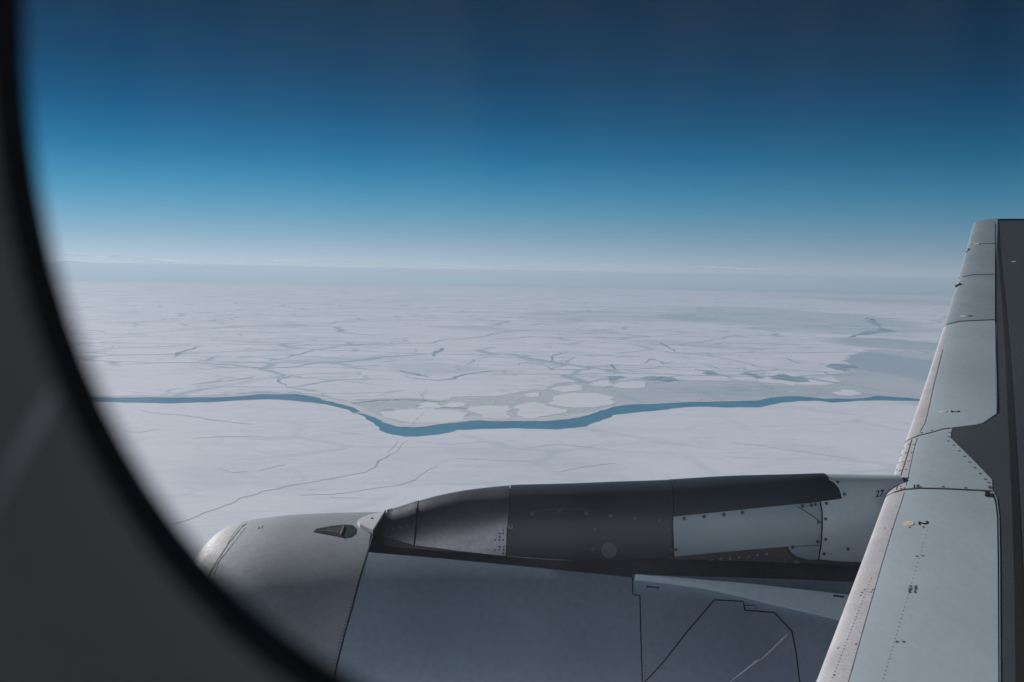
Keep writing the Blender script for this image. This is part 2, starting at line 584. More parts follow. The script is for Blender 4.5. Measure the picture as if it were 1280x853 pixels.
M['snow_far'] = ice('broken_pack_ice', (.735, .765, .865), (.36, .48, .57), 1.2, 1.1, [
    (*field(965, 402, 150, 18), .50), (*field(1120, 432, 80, 10), .75), (*field(760, 396, 110, 8), .30), (*field(540, 462, 60, 8), .32), (*field(1110, 377, 90, 5), .5)])
M['floe'] = ice('floe_snow', (.75, .78, .865), (.50, .58, .65), .25, .3)
M['thin'] = ice('grey_young_ice', (.52, .58, .66), (.34, .46, .56), .5, 1.2, [(*field(1125, 462, 75, 26), .8), (*field(960, 490, 120, 9), .3)])
M['slush'] = ice('frosted_young_ice', (.62, .66, .71), (.48, .56, .64), .3, .6)


def jag(pts, amp, depth=3, closed=True, rnd=random):
    """Break straight runs of a shore into smaller uneven ones."""
    for _ in range(depth):
        o = []
        n = len(pts) if closed else len(pts) - 1
        for i in range(n):
            a, b = pts[i], pts[(i + 1) % len(pts)]
            d = math.hypot(b[0] - a[0], b[1] - a[1])
            k = rnd.gauss(0, amp) * min(d, 6000 * K)
            o += [a, ((a[0] + b[0]) / 2 - (b[1] - a[1]) / max(d, 1) * k, (a[1] + b[1]) / 2 + (b[0] - a[0]) / max(d, 1) * k)]
        if not closed:
            o.append(pts[-1])
        pts = o
    return pts


def sheet(name, poly, top, thick, mat, kind='structure', grid=10000.0):
    o = patch(name, GS, poly, grid, grid, top, thick, M[mat])
    if kind:
        o['kind'] = kind
    return o


EXT = 320000.0
sheet('sea_water', [(-EXT, -EXT), (EXT, -EXT), (EXT, EXT), (-EXT, EXT)], 0, 2, 'water')

lower = [(130, 503), (170, 504), (208, 505), (240, 504), (269, 503), (300, 501), (327, 500), (347, 500), (381, 503), (410, 507), (436, 513), (457, 523), (474, 535), (491, 544),
         (506, 546.5), (522, 546.5), (548, 544), (571, 538), (604, 536.6), (640, 536), (680, 537), (696, 537.6), (732, 534), (750, 527), (765, 520), (798, 516), (820, 514), (843, 511),
         (875, 509), (915, 510), (948, 510), (962, 507), (974, 504.5), (997, 502), (1023, 501.5), (1040, 504), (1056, 503), (1072, 501.5), (1100, 501), (1148, 502)]
upper = [(130, 497.3), (175, 497.5), (217, 497.5), (255, 497.2), (289, 496.6), (327, 493.2), (370, 493), (396, 497), (419, 504), (442, 510), (468, 522), (486, 530.5), (500, 534.5),
         (532, 534), (558, 530), (598, 526), (634, 527), (680, 527), (712, 524.5), (739, 518.5), (765, 510), (791, 506), (820, 505.5), (849, 504), (880, 503), (915, 502), (941, 501.5),
         (956, 499), (971, 497), (997, 495.6), (1014, 497), (1030, 499), (1062, 499), (1095, 495), (1120, 497), (1148, 499)]
lo = jag([ground(*p) for p in lower], .05, 3, False)
upr = jag([ground(*p) for p in upper], .06, 3, False)
lo_w = [(-EXT, lo[0][1] - 3000), (-40000, lo[0][1] - 600)] + lo + [(30000, lo[-1][1] + 300), (EXT, lo[-1][1] + 5000)]
up_w = [(-EXT, upr[0][1] - 2000), (-40000, upr[0][1] - 400)] + upr + [(30000, upr[-1][1] + 500), (EXT, upr[-1][1] + 6000)]
sheet('near_ice', lo_w + [(EXT, -EXT), (-EXT, -EXT)], 5, 4, 'snow')

# the main body of the pack: beyond the young ice of the refrozen lead
pack_edge = [(130, 496), (217, 495.5), (289, 494.5), (330, 490.5), (372, 490), (400, 494), (424, 500), (440, 503), (470, 499), (500, 498.5), (540, 500), (556, 501), (575, 496), (606, 495.5), (640, 492.5), (660, 489),
             (690, 482), (722, 478), (745, 475), (758, 472.5), (765, 475.5), (790, 475), (815, 471), (842, 475), (880, 476.5), (920, 476), (955, 478), (990, 481.5), (1030, 482),
             (1050, 476), (1062, 466), (1064, 457), (1054, 451), (1062, 446), (1080, 439), (1110, 437), (1148, 441), (1180, 444)]
pe = jag([ground(*p) for p in pack_edge], .13, 3, False)
far = [ground(*p) for p in [(-300, 351), (60, 352), (250, 355.5), (400, 357.5), (520, 358.5), (640, 360), (760, 361), (860, 363.5), (930, 366.5), (1000, 368), (1060, 370.5), (1120, 373), (1200, 376), (1700, 384)]]
far = [(-EXT, far[0][1])] + jag(far, .012, 3, False) + [(EXT, far[-1][1])]
sheet('pack_ice', [(-EXT, pe[0][1] - 1500), (-40000, pe[0][1] - 300)] + pe + [(40000, pe[-1][1] + 500), (EXT, pe[-1][1] + 5000)] + far[::-1], 5, 4, 'snow_far')
# young ice fills the rest of the lead up to the dark water, and reaches under the pack's edge
sheet('young_ice', up_w + [(EXT, ground(1180, 415)[1]), (ground(1180, 415)), ground(1040, 430), ground(900, 450), (-8000, ground(640, 452)[1]), (-EXT, ground(640, 452)[1])], 3, 2, 'thin')
sheet('far_young_ice', [(-EXT, 62000), (EXT, 62000), (EXT, EXT), (-EXT, EXT)], 3.8, 1, 'slush')
# frosted shelf along the northern bank of the water
band = [(x, y) for x, y in upper if 380 < x < 770]
rim = [(x, y - 2.2 - 3.8 * math.sin(math.pi * i / (len(band) - 1)) ** .6) for i, (x, y) in enumerate(band)]
sheet('frost_shelf', jag([ground(*p) for p in [(x, y - .4) for x, y in band] + rim[::-1]], .03, 2), 4, 1, 'slush')


def crackline(line, width, name='ice_crack', mat='crack', wob=.06):
    pts = []
    for i, a in enumerate(line[:-1]):
        b = line[i + 1]
        g0, g1 = ground(*a[:2]), ground(*b[:2])
        pts.append((*g0, a[2] if len(a) > 2 else width))
    pts.append((*ground(*line[-1][:2]), line[-1][2] if len(line[-1]) > 2 else width))
    xy = jag([p[:2] for p in pts], wob, 3, False)
    ws = np.interp(np.linspace(0, len(pts) - 1, len(xy)), range(len(pts)), [p[2] for p in pts])
    L, R = [], []
    for i, p in enumerate(xy):
        a = xy[max(0, i - 1)]; b = xy[min(len(xy) - 1, i + 1)]
        dx, dy = b[0] - a[0], b[1] - a[1]; d = math.hypot(dx, dy) or 1
        taper = min(1, .25 + 3 * min(i, len(xy) - 1 - i) / len(xy))
        w = ws[i] * K * 1.1 * taper * random.uniform(.55, 1.35) / 2
        L.append((p[0] - dy / d * w, p[1] + dx / d * w)); R.append((p[0] + dy / d * w, p[1] - dx / d * w))
    V, FC = [], []
    for a, b in zip(L, R):
        V += [(a[0], a[1], earth(*a) + 6.5), (b[0], b[1], earth(*b) + 6.5)]
    m = len(L)
    V += [(x, y, z - 2) for x, y, z in V]
    k = 2 * m
    for i in range(m - 1):
        a, b, c, d = 2 * i, 2 * i + 1, 2 * i + 3, 2 * i + 2
        FC += [(a, b, c, d), (d, d + k, a + k, a), (b, b + k, c + k, c)]
    o = mesh_obj(name, V, FC, M[mat], None, False)
    o['kind'] = 'structure'
    return o


CR = [
    ([(100, 439.6), (142, 436), (188, 434.7), (224, 432), (254, 432)], 260),
    ([(216, 447), (231, 439.6), (253, 433)], 480),
    ([(142, 458), (195, 454), (244, 454), (290, 456.6), (333, 461), (365, 459), (392, 454), (441, 452.7)], 330),
    ([(336, 452), (365, 444.5), (408, 436), (447, 431), (500, 429.7), (542, 429), (558, 424), (575, 424)], 330),
    ([(159, 418), (218, 414), (310, 408), (408, 405), (457, 398), (500, 396)], 420),
    ([(542, 446), (546, 440), (550, 435)], 620),
    ([(509, 471), (548, 476), (568, 474), (588, 467.7), (614, 464), (653, 464)], 380),
    ([(500, 463), (520, 468), (535, 472)], 500),
    ([(630, 424), (663, 421), (712, 422), (745, 423), (850, 418)], 360),
    ([(560, 426), (600, 421), (640, 414), (720, 411)], 340),
    ([(722, 445), (755, 444), (772, 446), (801, 446)], 300),
    ([(820, 428), (833, 433), (846, 440)], 360),
    ([(843, 440), (879, 445), (921, 451), (941, 456), (964, 462)], 260),
    ([(869, 462), (892, 466), (918, 474)], 300),
    ([(764, 455), (767, 460), (769, 463)], 300),
    ([(700, 439), (690, 447), (697, 455), (712, 455), (718, 446)], 220),
    ([(649, 457), (660, 453), (690, 462), (700, 459), (712, 450)], 230),
    ([(770, 462), (800, 462), (830, 459), (850, 462)], 220),
    ([(800, 455), (815, 449), (830, 455), (842, 452)], 240),
    ([(690, 462), (730, 463), (757, 459), (769, 461)], 220),
    ([(860, 452), (900, 462), (930, 461), (955, 468)], 240),
    ([(850, 432), (880, 427), (905, 424), (918, 419)], 320),
    ([(970, 447), (990, 451), (1008, 456)], 300),
    ([(1017, 463), (1032, 467), (1050, 471)], 240),
    ([(880, 441), (920, 444), (950, 447)], 240),
    ([(173, 513), (217, 519), (260, 525), (315, 531)], 130),
    ([(345, 479), (365, 470), (380, 474)], 180),
    ([(250, 480), (290, 476), (318, 471)], 170),
    ([(336, 470), (350, 478), (358, 483)], 170),
    ([(440, 505), (470, 501), (500, 500), (540, 502), (556, 502)], 240),
    ([(476, 513), (520, 512), (560, 510), (590, 512)], 140),
    ([(1170, 382), (1150, 384), (1130, 382)], 700),
    ([(600, 397), (640, 397), (680, 396)], 500),
    ([(450, 385), (520, 386), (560, 384)], 500),
    ([(250, 402), (300, 396), (350, 393)], 420),
    ([(600, 450), (615, 446), (640, 449)], 180),
    ([(570, 452), (585, 455), (592, 449)], 180),
]
for c, w in CR:
    crackline(c, w)
# old refrozen tracks: thin and grey
M['track'] = paint('refrozen_crack', (.50, .56, .66), .7, 0, .2, 1 / 800, .1, spec=.2)
for c, w in [
    ([(205, 660), (219.6, 655), (251, 643.5), (292, 629), (329.5, 614.5), (355.5, 609), (390, 603.6), (425, 597), (456.7, 591), (471, 584), (485.6, 570), (500, 559), (512, 549)], 46),
    ([(462, 588), (472, 577), (484, 566), (493, 558), (498, 551), (490, 545)], 34),
    ([(376, 620), (413, 619), (448, 614.6), (500, 607), (520, 600), (535, 588), (546, 582)], 32),
    ([(520, 512), (528, 498), (534, 488)], 130), ([(515, 530), (523, 522), (535, 510)], 70),
    ([(568, 574), (600, 575), (640, 577), (668, 577)], 40), ([(915, 555), (960, 559), (1010, 566), (1060, 573)], 46),
    ([(240, 549), (280, 546), (330, 546)], 60), ([(150, 540), (176, 541), (200, 537)], 36),
    ([(320, 590), (340, 585), (356, 581)], 34), ([(270, 585), (290, 592), (310, 590)], 28), ([(660, 560), (700, 556), (760, 562)], 34),
    ([(520, 553), (560, 556), (610, 552)], 34), ([(700, 590), (740, 583), (770, 580)], 34),
    ([(412, 622), (430, 623), (446, 623)], 20)]:
    crackline(c, w, 'refrozen_crack', 'track', .05)

# pools of open water inside the pack and along its edge
for pl in [[(971, 469), (980, 468), (1004, 473), (1012, 477), (996, 478), (980, 476), (962, 474)], [(925, 467), (948, 468), (957, 473), (945, 475)],
           [(1035, 456), (1054, 455), (1062, 460), (1056, 465), (1040, 461)], [(825, 471), (838, 472), (850, 476), (838, 478), (822, 476)],
           [(868, 462), (892, 465), (900, 469), (884, 469)], [(758, 471), (776, 470.5), (775, 474), (764, 477)],
           [(1085, 398), (1099, 402), (1115, 413), (1086, 418), (1060, 422), (1082, 415), (1098, 410), (1088, 403)],
           [(800, 473.5), (818, 470.5), (832, 473), (818, 476)]]:
    p = jag([ground(*q) for q in pl], .10, 3)
    o = sheet('melt_pool', p, 7.5, 2, 'crack', 'structure')

# floes adrift in the lead, each a thing of its own
floes = [
    ([(684, 505), (693, 498), (702, 493.5), (720, 491.5), (745, 492), (758, 495), (767, 502), (763, 507), (745, 510), (722, 510.5), (700, 508)], 'broad rounded white ice floe in the grey lead, the largest oval one'),
    ([(643, 511), (654, 505.5), (672, 503), (682, 508), (712, 513), (706, 516.5), (680, 521), (671, 523.5), (655, 522), (645, 517)], 'white ice floe tapering to a point, close above the dark water'),
    ([(588, 509), (610, 507.5), (634, 508.5), (641, 512), (635, 518), (640, 523), (622, 524), (603, 522), (594, 516)], 'blunt white ice floe beside the pointed one, just past the dark bend'),
    ([(552, 508), (560, 504.5), (575, 503), (586, 505), (580, 509), (564, 510)], 'small flat ice floe above a long white slab'),
    ([(476, 516), (500, 512), (520, 510.5), (540, 502.5), (548, 506), (542, 512), (572, 513), (584, 519), (578, 525), (553, 529.5), (515, 529), (496, 525)], 'long broken slab of ice filling the bend of the dark lead'),
    ([(765, 482), (773, 478), (790, 476.8), (808, 477.5), (806, 485), (790, 486.5), (776, 485.5)], 'flat ice floe with a square end at the pack edge'),
    ([(736, 481), (746, 477.5), (760, 476), (766, 480), (757, 484), (743, 483.5)], 'small oval ice floe tucked into the pack edge'),
    ([(690, 487), (704, 483), (720, 481), (730, 484), (722, 489), (704, 490.5)], 'narrow slanting ice floe above the large oval floe'),
    ([(655, 494), (664, 491.5), (676, 491), (675, 496), (664, 497)], 'tiny square ice floe in the grey lead'),
    ([(607, 494.5), (618, 492), (634, 491), (634, 494), (620, 496)], 'thin sliver of ice lying against the pack edge'),
    ([(976, 477), (988, 476.5), (1003, 480), (994, 482.5), (982, 481)], 'small white ice floe below a blue pool'),
    ([(1040, 491), (1052, 487.5), (1066, 488), (1076, 491.5), (1066, 495), (1050, 494.5)], 'faint grey-rimmed ice floe near the wing'),
]
for pl, lab in floes:
    g = [ground(*q) for q in pl]
    cx = sum(q[0] for q in g) / len(g); cy = sum(q[1] for q in g) / len(g)
    pts = jag(g, .11, 3)
    n0 = len(pts)
    V = []
    z0 = earth(cx, cy)
    for k, z in ((1.0, 3), (1.0, 5.2), (.985, 6.4)):
        V += [((x - cx) * k, (y - cy) * k, earth(x, y) - z0 + z) for x, y in pts]
    V.append((0, 0, 6.6))
    FC = []
    for lv in range(2):
        for i in range(n0):
            j = (i + 1) % n0
            FC.append((lv * n0 + i, lv * n0 + j, (lv + 1) * n0 + j, (lv + 1) * n0 + i))
    bm = bmesh.new()
    vs = [bm.verts.new(v) for v in V[:-1]]
    for f in FC:
        bm.faces.new([vs[i] for i in f])
    bm.faces.new(vs[2 * n0:3 * n0])
    bmesh.ops.triangulate(bm, faces=[f for f in bm.faces if len(f.verts) > 4])
    bmesh.ops.recalc_face_normals(bm, faces=bm.faces[:])
    me = bpy.data.meshes.new('ice_floe'); bm.to_mesh(me); bm.free()
    me.materials.append(M['floe'])
    o = bpy.data.objects.new('ice_floe', me); COL.objects.link(o)
    o.location = (cx, cy, z0)
    o['label'] = lab; o['category'] = 'ice floe'; o['group'] = 'ice floes adrift in the frozen lead'

# brash: broken scraps of ice nobody could count, along the pack edge and in the young ice
V, FC = [], []
rb = random.Random(11)
for i in range(420):
    if i % 3:
        t = rb.random() * (len(pack_edge) - 8) + 4
        a, b = pack_edge[int(t)], pack_edge[min(len(pack_edge) - 1, int(t) + 1)]
        f_ = t - int(t)
        px, py = a[0] + (b[0] - a[0]) * f_ + rb.gauss(0, 8), a[1] + (b[1] - a[1]) * f_ + abs(rb.gauss(0, 4.5)) + .3
    else:
        px = rb.uniform(430, 1120)
        yu = np.interp(px, [p[0] for p in upper], [p[1] for p in upper])
        py = yu - abs(rb.gauss(0, 7)) - .8
    g = ground(px, py)
    r = 10 + 60 * rb.random() ** 3
    m = rb.randint(5, 8); st = rb.uniform(1.2, 3.2)
    i0 = len(V)
    for k_ in range(m):
        a_ = 2 * math.pi * k_ / m; q = r * rb.uniform(.6, 1.2)
        V.append((g[0] + math.cos(a_) * q * st, g[1] + math.sin(a_) * q, earth(*g) + 5.4))
    V += [(x, y, z - 2) for x, y, z in V[i0:]]
    FC.append(tuple(range(i0, i0 + m)))
    FC += [(i0 + (k_ + 1) % m, i0 + k_, i0 + m + k_, i0 + m + (k_ + 1) % m) for k_ in range(m)]
o = mesh_obj('brash_ice', V, FC, M['floe'], None, False)
o['kind'] = 'stuff'

# thin streaks of cloud low over the horizon, beyond the hazy air
cm, n, l, b = new_mat('thin_cloud')
g = N(n, 'ShaderNodeNewGeometry')
t = N(n, 'ShaderNodeTexNoise'); t.inputs['Scale'].default_value = 1 / 6000; t.inputs['Detail'].default_value = 6; t.inputs['Roughness'].default_value = .65
mp = N(n, 'ShaderNodeMapping'); mp.inputs['Scale'].default_value = (.35, .35, 3.5)
l.new(g.outputs['Position'], mp.inputs[0]); l.new(mp.outputs[0], t.inputs['Vector'])
r = N(n, 'ShaderNodeMapRange'); r.inputs['From Min'].default_value = .42; r.inputs['From Max'].default_value = .75; r.inputs['To Max'].default_value = .32
l.new(t.outputs[0], r.inputs['Value'])
df = N(n, 'ShaderNodeBsdfDiffuse'); df.inputs[0].default_value = (.8, .77, .78, 1)
tl = N(n, 'ShaderNodeBsdfTranslucent'); tl.inputs[0].default_value = (.9, .87, .88, 1)
ms = N(n, 'ShaderNodeMixShader'); l.new(df.outputs[0], ms.inputs[1]); l.new(tl.outputs[0], ms.inputs[2]); ms.inputs[0].default_value = .92
tp = N(n, 'ShaderNodeBsdfTransparent'); ma = N(n, 'ShaderNodeMixShader')
l.new(r.outputs[0], ma.inputs[0]); l.new(tp.outputs[0], ma.inputs[1]); l.new(ms.outputs[0], ma.inputs[2]); l.new(ma.outputs[0], n['Material Output'].inputs[0])
n.remove(b)
for px, py, wx, hy in [(215, 331, 80, 2.2), (110, 336, 60, 2.0), (400, 333, 90, 1.4), (560, 337, 120, 1.2), (300, 338, 130, 1.6), (860, 340, 140, 1.2), (120, 326, 40, 1.2)]:
    d = ray(px, py - 6); D = 352000.0
    c = d * D / d[1]
    V, FC = [], []
    nu, nw = 28, 8
    for i in range(nu + 1):
        x = -1 + 2 * i / nu
        w_ = math.sqrt(max(0, 1 - x * x)) * (.8 + .3 * math.sin(5 * x + px))
        for j in range(nw):
            a = 2 * math.pi * j / nw
            V.append((x * wx * D / F, math.cos(a) * w_ * 6000, math.sin(a) * w_ * hy * D / F + math.sin(3 * x + py) * hy * .5 * D / F + x * wx * D / F * -.012))
    for i in range(nu):
        for j in range(nw):
            FC.append((i * nw + j, i * nw + (j + 1) % nw, (i + 1) * nw + (j + 1) % nw, (i + 1) * nw + j))
    o = mesh_obj('cloud', V, FC, cm, None, True, loc=tuple(c))
    o['kind'] = 'structure'

# ---------------------------------------------------------------- the aircraft
plane = bpy.data.objects.new('airliner', None); COL.objects.link(plane)
plane['label'] = 'grey jet airliner seen through its own cabin window, wing and engine in view'
plane['category'] = 'airplane'


def lathe(name, fn, us, vs, mat, parent, closed_v=False, flip=False):
    V = [fn(u, v) for u in us for v in vs]
    nv = len(vs)
    FC = []
    for i in range(len(us) - 1):
        for j in range(nv if closed_v else nv - 1):
            j2 = (j + 1) % nv
            f = (i * nv + j, i * nv + j2, (i + 1) * nv + j2, (i + 1) * nv + j)
            FC.append(tuple(reversed(f)) if flip else f)
    return mesh_obj(name, V, FC, mat, parent, True)


def lin(a, b, n):
    return [a + (b - a) * i / n for i in range(n + 1)]


# --- engine nacelle
NY, NR = 7.2, 1.40
_d = ray(530, 641); _e = -math.atan2(_d[2], _d[1])
NZ = -(NR + NY * math.sin(_e)) / math.cos(_e)      # the crown of the cowl lies on this line of sight
Rn = interp([(-2.25, 1.12), (-2.2, 1.21), (-2.1, 1.285), (-1.9, 1.335), (-1.6, 1.372), (-1.0, 1.398), (-.5, 1.402), (.2, 1.40), (1.0, 1.395), (2.2, 1.37), (3.2, 1.27), (4.2, 1.08)])
NAC = Surf(lambda u, v: (u, NY - Rn(u) * math.sin(v), NZ + Rn(u) * math.cos(v)), (-2.24, 4.2), (-1.6, 2.4), -1)
nac = lathe('engine_nacelle', lambda u, v: (u, NY - (Rn(u) - .15) * math.sin(v), NZ + (Rn(u) - .15) * math.cos(v)), lin(-2.0, 4.2, 24), lin(0, 2 * math.pi, 64)[:-1], M['dark_core'], plane, True)
# inside of the intake, the fan and the exhaust cone
duct = interp([(-2.25, 1.12), (-2.2, 1.04), (-2.0, 1.0), (-1.2, 1.06), (-.6, 1.08)])
lathe('inlet_duct', lambda u, v: (u, NY - duct(u) * math.sin(v), NZ + duct(u) * math.cos(v)), lin(-2.25, -.6, 14), lin(0, 2 * math.pi, 64)[:-1], M['inlet'], nac, True, True)
spin = interp([(-1.3, .0), (-1.2, .12), (-.9, .3), (-.62, .36)])
lathe('spinner', lambda u, v: (u, NY - spin(u) * math.sin(v), NZ + spin(u) * math.cos(v)), lin(-1.3, -.62, 8), lin(0, 2 * math.pi, 24)[:-1], M['dark_paint'], nac, True)
for k in range(24):
    a = 2 * math.pi * k / 24
    V = []
    for rr, tw in ((.34, .5), (.7, .8), (1.07, 1.05)):
        for s in (-1, 1):
            for th in (-.006, .006):
                da = s * .11 / rr * math.cos(tw) * .8 + th
                V.append((-.66 + s * .09 * math.sin(tw) + th, NY - rr * math.sin(a + da), NZ + rr * math.cos(a + da)))
    FC = []
    for i in range(2):
        b0 = i * 4
        for p, q in ((0, 1), (1, 3), (3, 2), (2, 0)):
            FC.append((b0 + p, b0 + q, b0 + 4 + q, b0 + 4 + p))
    mesh_obj('fan_blade', V, FC, M['dark_metal'], nac, False)
cone = interp([(3.6, .62), (4.2, .55), (5.0, .12), (5.1, .0)])
lathe('exhaust_cone', lambda u, v: (u, NY - cone(u) * math.sin(v), NZ + cone(u) * math.cos(v)), lin(3.6, 5.1, 10), lin(0, 2 * math.pi, 32)[:-1], M['skirt'], nac, True)

PI = math.pi
GU, GV = .12, .06
# lip ring and inlet barrel go all round
seam1 = [(304, 656.5), (285, 680), (266, 709)]
patch('inlet_lip', NAC, [('x')] and [(-2.245, -PI), (-1.975, -PI), (-1.975, PI), (-2.245, PI)], .04, .06, 0, .05, M['lip'], nac, 'bare metal lip ring at the front of the intake')
s2 = [(472, 640), (470, 645), (465, 672), (460, 688), (449, 725), (440, 760), (430, 795), (421, 830), (417, 853)]
s2uv = [(NAC.inv(*p)) for p in s2[3:]]
s2uv = [(-.99, -PI), (-.985, 0.05)] + s2uv + [(s2uv[-1][0], 1.4), (-1.06, PI)]
patch('inlet_cowl', NAC, s2uv + [(-1.971, PI), (-1.971, -PI)], GU, GV, 0, .05, M['inlet'], nac, 'pale grey intake cowl behind the lip')
gap = .008
top_fan = [(459.5, 690.5), (500, 694), (560, 699), (630, 706.5), (700, 713), (760, 719), (789, 722)]
tf = NAC.poly(top_fan)
fs = [(u + gap, v) for u, v in s2uv[2:]]
s3 = [(790.5, 722), (791, 743), (800, 745), (801, 790), (803, 853)]
s3uv = NAC.poly(s3 + [('uv', .87, 1.45)])
patch('fan_cowl', NAC, tf + [(u - gap * .5, v) for u, v in s3uv] + [(.87, PI)] + [(-1.05, PI)] + fs[::-1][1:], GU, GV, 0, .045, M['cowl'], nac, 'smooth grey fan cowl door')
patch('fan_cowl', NAC, [(-.975, -.5), (.85, -.5), (.86, -PI), (-1.04, -PI)], GU, GV, 0, .045, M['cowl'], nac)
top_rev = [(791, 718), (820, 719.5), (850, 722), (900, 726.5), (960, 732.5), (1010, 737.5), (1075, 744), (1120, 749)]
tr_ = NAC.poly(top_rev)
patch('reverser_cowl', NAC, [(u + gap * .5, v) for u, v in s3uv][::-1] + tr_ + [(4.1, tr_[-1][1]), (4.1, PI), (.87, PI)], GU, GV, 0, .045, M['cowl'], nac, 'thrust reverser cowl with a crooked panel line')
patch('reverser_cowl', NAC, [(.88, -.5), (4.1, -.5), (4.1, -PI), (.88, -PI)], GU, GV, 0, .045, M['cowl'], nac)
# flared pale ledge along the top of the reverser cowl
wedge = [(793, 727), (830, 729.5), (880, 734), (920, 737), (960, 741), (1000, 745.5), (1060, 752), (1110, 757), (1095, 787), (1048, 777), (1000, 766), (960, 757), (925, 748.5), (880, 739), (830, 732), (800, 728.5)]
wuv = NAC.poly(wedge)
vlo = interp(sorted((u, v) for u, v in NAC.poly(wedge[:8]))[::4])


def flare(u, v):
    return .012 + (1 - max(0, min(1, (v - vlo(u)) / .16))) * .06


patch('cowl_ledge', NAC, wuv, .08, .02, flare, .09, M['rear'], nac, 'pale flared ledge on top of the reverser cowl')  # lit face of the ledge put into a colour paler than the cowl
patch('ledge_plate', NAC, NAC.poly([(929, 742.5), (951, 744), (951, 757), (940, 754), (929, 751)]), .1, .05, lambda u, v: flare(u, v) + .006, .01, M['rear'], nac)
dots('ledge_bolt', NAC, [(947, 746.5)], .008, M['bolt'], nac, off=.05, kind=None)
for q in ([(905, 728.5), (922, 730)], [(1038, 752.5), (1052, 754)], [(808, 733.5), (824, 735)]):
    strip('latch_slot', NAC, q, 1.6, M['groove'], nac, off=.07 if q[0][0] > 1000 else .002, thick=.02)
# seams of the cowls
strip('cowl_seam', NAC, [(470, 648), (465, 672), (460, 688), (449, 725), (440, 760), (430, 795), (421, 830), (417, 853)], 1.5, M['groove'], nac)
strip('cowl_seam', NAC, [(308, 655), (303, 658), (285, 680), (266, 709), (255, 735)], 1.1, M['groove'], nac)
strip('cowl_seam', NAC, s3, 1.3, M['groove'], nac)
strip('cowl_seam', NAC, [(803, 856), (830, 827), (858, 791), (893, 750), (929, 752), (931, 763), (968, 766), (990, 789.5), (995, 815), (1000, 856)], 1.6, M['groove'], nac)
strip('cowl_seam', NAC, [(931, 763), (931, 757), (945, 757), (945, 763)], .7, M['groove'], nac)
strip('scrape_mark', NAC, [(912, 853, .8), (930, 839, 1.8), (945, 827, 2.6), (952, 824, 1.4), (965, 812, 1.6), (980, 797, 2.2), (985, 793, .8)], 2, M['scrape'], nac, off=.0012)
rv = [(303 + (265 - 303) * t - 6 * math.sin(PI * t) * 0 + 2.5, 661 + (709 - 661) * t) for t in lin(0, 1, 22)]
dots('lip_rivet', NAC, rv, .006, M['bolt'], nac, h=.002)
rv = [(467 + (421 - 467) * t - 3.6 - 4 * math.sin(PI * t) * .9 * (1 - t), 680 + (830 - 680) * t) for t in lin(0, 1, 34)]
dots('cowl_rivet', NAC, rv, .0045, M['bolt'], nac, h=.002)
dots('cowl_rivet', NAC, [(335 + 5 * k, 731 + .5 * k + random.uniform(-1, 1)) for k in range(17)], .004, M['bolt'], nac, h=.0015)
dots('cowl_rivet', NAC, [(806.5, 833 + 4 * k) for k in range(6)] + [(827, 835.5), (830, 835.5)], .004, M['bolt'], nac, h=.002)
lettering('cowl_marking', NAC, 'A V', 325.5, 660, (4.2, -.9), (.6, -4.6), M['ink'], nac)
# air scoop let into the inlet cowl
so = [(392, 665), (396, 661.5), (415, 658), (432, 656.5), (441, 657.3), (445.5, 661), (444, 667), (438, 671), (430, 672), (416, 669.5), (400, 666.5)]
patch('air_scoop', NAC, NAC.poly(so, 4), .05, .03, .004, .01, M['dark_paint'], nac, 'dark teardrop air scoop in the intake cowl')
patch('scoop_mouth', NAC, NAC.poly([(400, 664.5), (415, 661), (429, 659), (424, 668)], 4), .05, .03, .0065, .01, M['stripe'], nac)
patch('scoop_lip', NAC, NAC.poly([(429, 659), (430.5, 659), (426.5, 670.5), (424.5, 669.5)], 4), .05, .03, .014, .02, M['bolt_pale'], nac)

# --- pylon
prof = []
for px, py in [(440, 660), (462, 650), (474, 643), (482, 643), (500, 638.5), (520, 632), (540, 626.5), (560, 622), (580, 618.5), (600, 616), (640, 613), (680, 612), (720, 611), (770, 609), (830, 607), (930, 601), (1000, 598.3), (1040, 597), (1075, 597.5), (1112, 598), (1200, 598)]:
    d = ray(px, py); d = d * (NY - .12) / d[1]
    prof.append((d[0], d[2]))
zt = interp(prof)
ZB = NZ + .92
wid = interp([(-1.2, .10), (-1.0, .20), (-.75, .27), (-.3, .32), (.2, .335), (3.0, .33), (5, .28)])
flr = interp([(-1.2, .10), (-.9, .07), (-.5, .04), (-.1, .02), (.15, .0), (5, .0)])
expo = interp([(-1.2, 2.1), (-.3, 2.2), (.1, 2.7), (1.4, 2.8), (2.0, 2.2), (2.4, 1.9), (5, 1.9)])


def pyl(u, v, w_off=0.0, z_off=0.0):
    a = PI * v
    c, s = math.cos(a), math.sin(a)
    hh = max(0.0, s) ** (2 / expo(u)) if s > 0 else -abs(s)
    k = abs(c) ** (2 / expo(u)) * (1 if c > 0 else -1)
    w = wid(u) + w_off + flr(u) * (1 - min(1, hh)) ** 1.6
    return (u, NY - w * k, ZB + (zt(u) + z_off - ZB) * hh)


PYL = Surf(pyl, (-1.15, 4.6), (.02, .9), 1, 72)
pylon = lathe('pylon', lambda u, v: pyl(u, v, -.05, -.02), lin(-.9, 4.8, 60), [k / 40 for k in range(41)], M['skirt'], plane)
PYC = Surf(lambda u, v: pyl(u, v, -.05, -.02), (-.9, 4.6), (.005, .9), 1, 72)


def top_edge(pxs):
    """Points on the outboard upper shoulder, so that a panel runs over the crest."""
    return [('uv', PYL.inv(x, y)[0], .80) for x, y in pxs]


PG, PV = .06, .02
